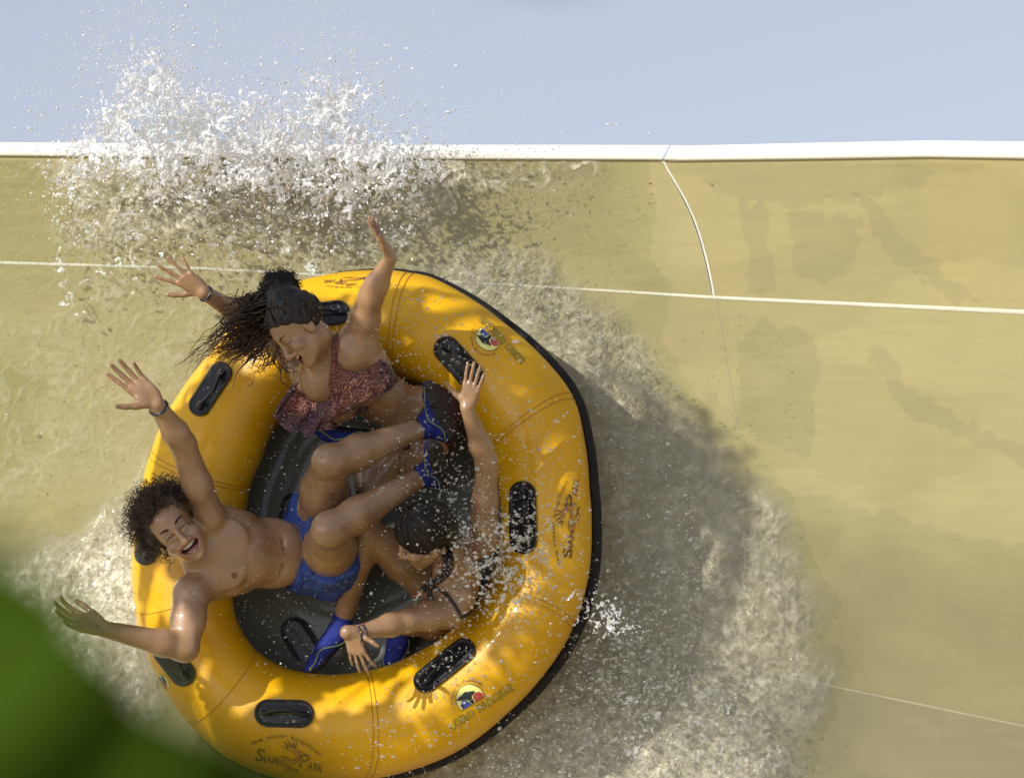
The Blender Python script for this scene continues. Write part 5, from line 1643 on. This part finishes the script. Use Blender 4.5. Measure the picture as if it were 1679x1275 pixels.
def scatter(g, n, kind, a, hr, rr, clump=None):
    """kind 'g' gaussian (cx,cy,sx,sy,rot) or 'p' polygon; clumps pull drops into strings"""
    if kind == 'g':
        cx, cy, sx, sy, ro = a
        p = g.normal(0, 1, (n, 2)) * [sx, sy]; c, s = math.cos(ro), math.sin(ro)
        x = cx + p[:, 0] * c - p[:, 1] * s; y = cy + p[:, 0] * s + p[:, 1] * c
    else:
        a = np.array(a, float); x = g.uniform(a[:, 0].min(), a[:, 0].max(), n * 4); y = g.uniform(a[:, 1].min(), a[:, 1].max(), n * 4)
        k = polysd(a, x, y) < 0; x, y = x[k][:n], y[k][:n]
    if clump:
        sc_, st, sd_ = clump
        for _ in range(3):
            e = 1.5
            gx_ = (fbm2((x + e) / sc_, y / sc_, 3, sd_) - fbm2((x - e) / sc_, y / sc_, 3, sd_)); gy_ = (fbm2(x / sc_, (y + e) / sc_, 3, sd_) - fbm2(x / sc_, (y - e) / sc_, 3, sd_))
            v0 = fbm2(x / sc_, y / sc_, 3, sd_) - .5
            x = x - st * np.sign(v0) * gx_ * sc_; y = y - st * np.sign(v0) * gy_ * sc_
    h = g.uniform(hr[0], hr[1], len(x)) if not callable(hr) else hr(x, y, g)
    r = rr[0] * np.exp(np.abs(g.normal(0, rr[1], len(x)))); r = np.minimum(r, rr[2])
    return PA(x, y, h), r
g = np.random.default_rng(44)
def bundle(lst):
    c, r = zip(*lst); return np.concatenate(c), np.concatenate(r)
hW = lambda lo, hi: (lambda x, y, g: h_wall(x, y) + g.uniform(lo, hi, len(x)))
c, r = bundle([
    scatter(g, 5200, 'g', (400, 205, 190, 62, 0), (.05, .40), (.0011, .55, .0055), (38, 2.0, 5)),
    scatter(g, 2600, 'g', (250, 115, 72, 62, .3), (.1, .45), (.0011, .5, .005), (30, 2.0, 6)),
    scatter(g, 2400, 'g', (540, 145, 72, 52, -.4), (.1, .45), (.0011, .5, .005), (30, 2.0, 7)),
    scatter(g, 900, 'g', (230, 45, 75, 60, 0), (.1, .55), (.0009, .4, .0030)),
    scatter(g, 700, 'g', (520, 40, 70, 60, 0), (.1, .55), (.0009, .4, .0030)),
    scatter(g, 500, 'p', [(60, 0), (640, 0), (680, 230), (60, 230)], (.1, .55), (.0009, .4, .0028)),
    scatter(g, 9000, 'g', (390, 215, 175, 60, 0), (.05, .40), (.0006, .45, .0016), (34, 2.2, 25)),
    scatter(g, 4000, 'g', (260, 135, 62, 60, .3), (.05, .40), (.0006, .45, .0016), (30, 2.2, 26)),
    scatter(g, 3500, 'g', (545, 160, 62, 48, -.4), (.05, .40), (.0006, .45, .0016), (30, 2.2, 27)),
    scatter(g, 5000, 'p', [(90, 262), (720, 262), (700, 380), (560, 400), (120, 400)], hW(.03, .25), (.0006, .45, .0016), (28, 2.2, 28)),
    scatter(g, 160, 'p', [(640, 100), (940, 150), (940, 250), (640, 240)], (.1, .4), (.0012, .45, .004)),
    scatter(g, 1100, 'p', [(60, 262), (740, 262), (660, 420), (100, 400)], hW(.05, .35), (.0015, .5, .006), (34, 2.0, 8)),
])
drops('spray_droplets', c, r, M_dropw, 1, 'fine droplets flung into the sky above the slide rim', 'spray')
TUBEZONE = [(640, 460), (760, 490), (880, 590), (950, 700), (970, 860), (950, 1000), (880, 1100), (740, 1220), (560, 1260), (640, 1110), (800, 980), (830, 820), (760, 660), (640, 600)]
hT = lambda x, y, g: h_raft(x, y) + .22 + g.uniform(.02, .40, len(x))
c, r = bundle([
    scatter(g, 3200, 'g', (815, 925, 56, 44, -.3), hT, (.0012, .6, .0075), (26, 2.4, 11)),
    scatter(g, 700, 'g', (730, 800, 60, 45, .8), hT, (.0015, .5, .006), (24, 2.2, 12)),
    scatter(g, 1300, 'p', TUBEZONE, hT, (.0013, .45, .006)),
    scatter(g, 500, 'p', TUBEZONE, hT, (.0020, .5, .007), (30, 2, 3)),
    scatter(g, 900, 'p', [(420, 560), (760, 560), (800, 900), (760, 1090), (440, 1100), (330, 860)], hT, (.0012, .42, .005)),
    scatter(g, 420, 'p', [(230, 600), (480, 440), (600, 600), (420, 1060), (600, 1240), (300, 1180), (230, 900)], hT, (.0011, .40, .004)),
    scatter(g, 420, 'g', (600, 560, 70, 60, 0), hT, (.0013, .45, .005), (22, 2, 5)),
    scatter(g, 160, 'p', [(380, 1080), (900, 1100), (600, 1275), (400, 1275)], hT, (.0013, .45, .005)),
])
drops('spray_droplets', c, r, M_drop, 2, 'droplets flying over the raft and the riders', 'spray')
EDGE = [(690, 400), (800, 470), (920, 570), (985, 700), (1010, 860), (1000, 980), (950, 1080), (860, 1180), (740, 1275), (1000, 1275), (1130, 1150), (1180, 950), (1120, 760), (1040, 600), (900, 440), (760, 380)]
c, r = bundle([
    scatter(g, 3600, 'p', EDGE, hW(.04, .40), (.0015, .5, .007), (30, 2.0, 13)),
    scatter(g, 1700, 'g', (1020, 1060, 75, 60, .5), hW(.05, .5), (.0017, .55, .008), (28, 2.2, 14)),
    scatter(g, 1700, 'p', [(760, 1180), (1000, 1000), (1150, 1020), (1300, 1275), (620, 1275)], hW(.05, .4), (.0016, .5, .007), (30, 2, 15)),
    scatter(g, 1500, 'p', RIGHT[:15] + [(1320, 1275), (900, 1275), (960, 900)], hW(.02, .25), (.0012, .42, .005), (26, 2, 16)),
    scatter(g, 700, 'p', [(840, 262), (1010, 270), (1080, 470), (900, 480), (740, 400)], hW(.02, .12), (.0010, .40, .003), (26, 2, 17)),
    scatter(g, 6000, 'p', EDGE, hW(.03, .35), (.0006, .45, .0016), (26, 2.2, 29)),
    scatter(g, 5000, 'p', [(760, 1180), (1000, 980), (1180, 1000), (1330, 1275), (620, 1275)], hW(.03, .35), (.0006, .45, .0016), (26, 2.2, 30)),
    scatter(g, 260, 'p', [(1080, 480), (1260, 520), (1330, 700), (1180, 720)], hW(.01, .1), (.0011, .4, .004)),
])
drops('spray_droplets', c, r, M_drop, 3, 'droplets thrown off the right side of the raft against the beige wall', 'spray')
c, r = bundle([
    scatter(g, 1500, 'p', LEFT[1:8], hW(.03, .3), (.0014, .45, .006), (26, 2, 18)),
    scatter(g, 900, 'p', [(0, 400), (420, 330), (420, 560), (260, 700), (0, 860)], hW(.01, .2), (.0012, .42, .005), (30, 2, 19)),
])
drops('spray_droplets', c, r, M_drop, 4, 'droplets over the wet wall to the left of the raft', 'spray')
# torn strings next to the raft
hb3 = lambda X, Y: h_wall(X, Y) + .14
tag(torn('splash', [(900, 985), (960, 960), (1020, 1000), (1090, 1070), (1180, 1110), (1330, 1275), (760, 1275), (880, 1180), (940, 1060)], 2, 740, 1340, 940, 1290, .14, hb3, 0, M_spray2, 500, 2.0, .7),
    'foamy spray boiling off the lower right edge of the raft', 'splash', kind='stuff')
tag(torn('splash', [(770, 830), (830, 820), (890, 900), (880, 960), (900, 1000), (820, 1010), (760, 960), (740, 880)], 2, 720, 920, 800, 1030, .22, lambda X, Y: h_raft(X, Y) + .34, 0, M_spray2, 600, 1.6, .45),
    'splash of water breaking over the tube behind the girl', 'splash', kind='stuff')
tag(torn('splash', [(900, 985), (940, 965), (1000, 985), (1050, 1040), (1000, 1045), (950, 1010)], 2, 880, 1070, 950, 1060, .42, lambda X, Y: h_raft(X, Y) + .10, 0, M_spray, 650, 1.6, .4),
    'small white crest of water curling over the black trim of the raft', 'splash', kind='stuff')

# ================================================================== LEAVES
def leaf_mat(name, c1, c2):
    m, nt, out = new_mat(name)
    b = N(nt, 'ShaderNodeBsdfPrincipled'); b.inputs['Roughness'].default_value = .8; b.inputs['Specular IOR Level'].default_value = .1
    t = N(nt, 'ShaderNodeBsdfTranslucent'); mx = N(nt, 'ShaderNodeMixShader'); mx.inputs[0].default_value = .35
    tc = N(nt, 'ShaderNodeTexCoord'); n = N(nt, 'ShaderNodeTexNoise'); n.inputs['Scale'].default_value = 6; r = N(nt, 'ShaderNodeValToRGB')
    r.color_ramp.elements[0].position = .35; r.color_ramp.elements[1].position = .65
    r.color_ramp.elements[0].color = (*c1, 1); r.color_ramp.elements[1].color = (*c2, 1)
    L = nt.links.new
    L(tc.outputs['Object'], n.inputs['Vector']); L(n.outputs['Fac'], r.inputs['Fac']); L(r.outputs[0], b.inputs['Base Color']); L(r.outputs[0], t.inputs['Color'])
    L(b.outputs[0], mx.inputs[1]); L(t.outputs[0], mx.inputs[2]); L(mx.outputs[0], out.inputs['Surface'])
    return m
M_leaf = leaf_mat('leaf_green', (.035, .070, .005), (.065, .105, .008))
M_bark = pbr('bark', (.10, .075, .05), .9, (.06, .045, .03), 12, .6, 30)
def leaf_geo(base, tip, nrm, width, bend=.1, n=10):
    base = np.asarray(base, float); tip = np.asarray(tip, float); ax = tip - base; L_ = np.linalg.norm(ax); ax = ax / L_
    nrm = unit(np.asarray(nrm, float) - ax * np.dot(nrm, ax)); sd_ = np.cross(ax, nrm)
    t = np.linspace(0, 1, n); w = width * np.sin(np.pi * t ** .75) ** .8
    rows = []
    for s_ in (-1, -.5, 0, .5, 1):
        rows.append(base + ax * (t * L_)[:, None] + sd_ * (w * s_ / 2)[:, None] + nrm * ((abs(s_) * .12 * w) - bend * L_ * t * t)[:, None])
    V = np.stack(rows, 1)
    return V.reshape(-1, 3), grid_faces(n, 5)
# a twig close to the lens: big and out of focus
near = empty('leafy_twig', P(-60, 1330, 12.35))
M_nleaf = leaf_mat('near_leaf_green', (.034, .070, .002), (.046, .086, .003))
tag(near, 'blurred green leaves close to the lens in the lower left corner', 'leaves')
def near_leaf(b, t, wd, h, nz=(.1, -1, .2)):
    k = (D - h) / D / SC
    b = (b[0] - 22, b[1] + 32); t = (t[0] - 12, t[1] + 26)
    mesh_np('leaf', *leaf_geo(P(*b, h), P(*t, h + .02), nz, wd * k, .06, 16), M_nleaf, near)
near_leaf((-650, 1050), (100, 930), 520, 12.38)
near_leaf((-500, 1300), (250, 1070), 560, 12.34)
near_leaf((-400, 1450), (370, 1170), 600, 12.30)
near_leaf((-200, 1650), (600, 1310), 640, 12.28)
near_leaf((-600, 1200), (180, 1010), 560, 12.42)
near_leaf((-500, 1500), (330, 1140), 640, 12.40)
near_leaf((-500, 1150), (150, 960), 620, 12.36)
near_leaf((-100, 1750), (560, 1240), 760, 12.33)
near_leaf((-320, 1700), (420, 1180), 760, 12.31)
near_leaf((-600, 1450), (60, 1080), 700, 12.37)
mesh_np('stem', *tube(np.array([P(-700, 1900, 12.2), P(-400, 1600, 12.3), P(-260, 1450, 12.34), P(-200, 1250, 12.36)]), .0022, 8), M_bark, near)
tipn = empty('leafy_twig', P(850, -60, 12.35))
tag(tipn, 'blurred leaf tip close to the lens at the top edge of the picture', 'leaves')
k = (D - 12.35) / D / SC
M_leafd = leaf_mat('leaf_dark', (.03, .06, .05), (.05, .09, .07))
mesh_np('leaf', *leaf_geo(P(700, -120, 12.35), P(1000, -62, 12.33), (.1, -1, .3), 90 * k, .03, 14), M_leafd, tipn)
mesh_np('stem', *tube(np.array([P(400, -400, 12.3), P(600, -180, 12.34), P(705, -118, 12.35)]), .0012, 8), M_bark, tipn)

# the tree whose crown shades the raft, standing left of the picture
tree = empty('tree', (-4.6, -3.4, -7.5))
tag(tree, 'leafy tree left of the slide whose crown dapples the raft with sun', 'tree')
S3 = np.array(SUN)
ZONE = [(120, 600), (240, 500), (420, 450), (640, 430), (800, 480), (960, 560), (1070, 760), (1060, 1000), (940, 1180), (700, 1330), (400, 1380), (200, 1300), (120, 1100)]
HOLES = [(248, 965, .42, 14, 38), (232, 1010, .40, 9, 26), (275, 985, .44, 8, 22), (340, 1110, .50, 9, 26), (378, 1115, .50, 12, 30), (405, 1130, .5, 8, 24), (418, 1095, .50, 16, 10), (440, 1130, .5, 6, 16),
         (590, 1150, .55, 12, 26), (625, 1160, .55, 10, 26), (655, 1150, .56, 7, 20), (560, 1165, .55, 7, 22), (345, 920, .72, 5, 14), (362, 912, .72, 6, 14), (215, 1040, .78, 85, 34), (285, 1062, .74, 30, 20),
         (130, 1010, .86, 55, 44), (615, 1030, .84, 70, 30), (572, 1050, .86, 40, 44), (540, 1020, .8, 8, 8), (232, 632, .90, 44, 34), (400, 1080, .5, 10, 7),
         (850, 1010, .6, 12, 18), (900, 980, .6, 10, 14), (300, 470, .6, 46, 44), (625, 390, .78, 26, 46), (600, 490, .72, 18, 26), (770, 640, .88, 24, 40),
         (740, 500, .55, 22, 12), (690, 470, .5, 20, 10), (480, 640, .55, 6, 10)]
g = np.random.default_rng(77)
parts = []
# project any point along the sun onto the h-plane at a hole's height
def hit_px(p, h):
    t = (h - (-p[:, 1])) / (-S3[1]); q = p + S3 * t[:, None]
    kk = (D - h) / D / SC
    return q[:, 0] / kk + 839.5, 637.5 - q[:, 2] / kk
N_L = 14000
z = np.array(ZONE, float)
x = g.uniform(z[:, 0].min(), z[:, 0].max(), N_L * 2); y = g.uniform(z[:, 1].min(), z[:, 1].max(), N_L * 2)
edge = polysd(z, x, y); kk_ = (edge < g.normal(-10, 28, len(x))) & (g.uniform(size=len(x)) > .60 * sstep(700, 900, x) * sstep(760, 900, y)); x, y = x[kk_][:N_L], y[kk_][:N_L]
dist = np.where(x < 700, g.uniform(2.9, 3.7, len(x)), g.uniform(3.7, 5.0, len(x)))
pc = PA(x, y, np.full(len(x), .5)) + S3 * dist[:, None]
ok = np.ones(len(pc), bool)
for (hx, hy, hh, ra, rb) in HOLES:
    a, b = hit_px(pc, hh)
    ok &= ((a - hx) / (ra + 17)) ** 2 + ((b - hy) / (rb + 17)) ** 2 > 1
pc = pc[ok]
for p in pc:
    ax = unit(g.normal(0, 1, 3) + [0, 0, -.6]); L_ = g.uniform(.034, .054)
    parts.append(leaf_geo(p - ax * L_ / 2, p + ax * L_ / 2, S3 * 1.4 + g.normal(0, .5, 3), L_ * .62, .08, 5))
ctr = pc.mean(0)
mesh_np('crown', *join(parts), M_leaf, tree)
tp = np.array([(-4.6, -3.4, -7.5), (-4.5, -3.4, -4.5), (-4.3, -3.35, -2.0), (-4.15, -3.3, .2), ctr + [-.3, 0, .2]])
tt = np.linspace(0, 1, 40); tq = np.linspace(0, 1, 5)
tr_ = np.stack([np.interp(tt, tq, tp[:, i]) for i in range(3)], 1)
mesh_np('trunk', *tube(tr_, np.interp(tt, [0, 1], [.16, .035]), 12), M_bark, tree)
for i in range(5):
    s0 = tr_[24 + i]; e0 = pc[g.integers(len(pc))]
    mid = (s0 + e0) / 2 + g.normal(0, .06, 3)
    if True:
        tt2 = np.linspace(0, 1, 12)[:, None]
        c = (1 - tt2) ** 2 * s0 + 2 * tt2 * (1 - tt2) * mid + tt2 ** 2 * e0
        mesh_np('limb', *tube(c, np.linspace(.012, .003, 12), 7), M_bark, tree)

# a thinner tree, unseen, added to lay soft shade over the lower right wall
shade_tree = empty('tree', (-11.5, -10.6, -7.5))
tag(shade_tree, 'unseen thin crowned tree added far left of the slide to throw soft shade on the lower wall', 'tree')
Z2 = np.array([(1190, 740), (1290, 800), (1500, 880), (1900, 1000), (2100, 1060), (2100, 1900), (1060, 1900), (1120, 1300), (1130, 1000)], float)
JX, JY = np.meshgrid(np.arange(400, 2150, 18.), np.arange(650, 1950, 18.)); x = (JX + g.uniform(-7, 7, JX.shape)).ravel(); y = (JY + g.uniform(-7, 7, JX.shape)).ravel()
kk_ = polysd(Z2, x, y) < g.normal(-30, 60, len(x)); x, y = x[kk_], y[kk_]
pc2 = PA(x, y, np.full(len(x), .2)) + S3 * g.uniform(19, 24, len(x))[:, None]
parts = []
for p in pc2:
    ax = unit(g.normal(0, 1, 3) + [0, 0, -.6]); L_ = g.uniform(.030, .050)
    parts.append(leaf_geo(p - ax * L_ / 2, p + ax * L_ / 2, S3 + g.normal(0, .6, 3), L_ * .6, .08, 5))
mesh_np('crown', *join(parts), M_leaf, shade_tree)
c2 = pc2.mean(0)
tp = np.array([(-11.5, -10.6, -7.5), (-11.6, -10.7, -2), (-11.4, -10.8, 4), c2])
tr_ = np.stack([np.interp(tt, np.linspace(0, 1, 4), tp[:, i]) for i in range(3)], 1)
mesh_np('trunk', *tube(tr_, np.interp(tt, [0, 1], [.26, .05]), 12), M_bark, shade_tree)
for i in range(10):
    s0 = tr_[28 + i]; e0 = pc2[g.integers(len(pc2))]; mid = (s0 + e0) / 2 + g.normal(0, .1, 3)
    tt2 = np.linspace(0, 1, 12)[:, None]
    c = (1 - tt2) ** 2 * s0 + 2 * tt2 * (1 - tt2) * mid + tt2 ** 2 * e0
    mesh_np('limb', *tube(c, np.linspace(.03, .006, 12), 7), M_bark, shade_tree)
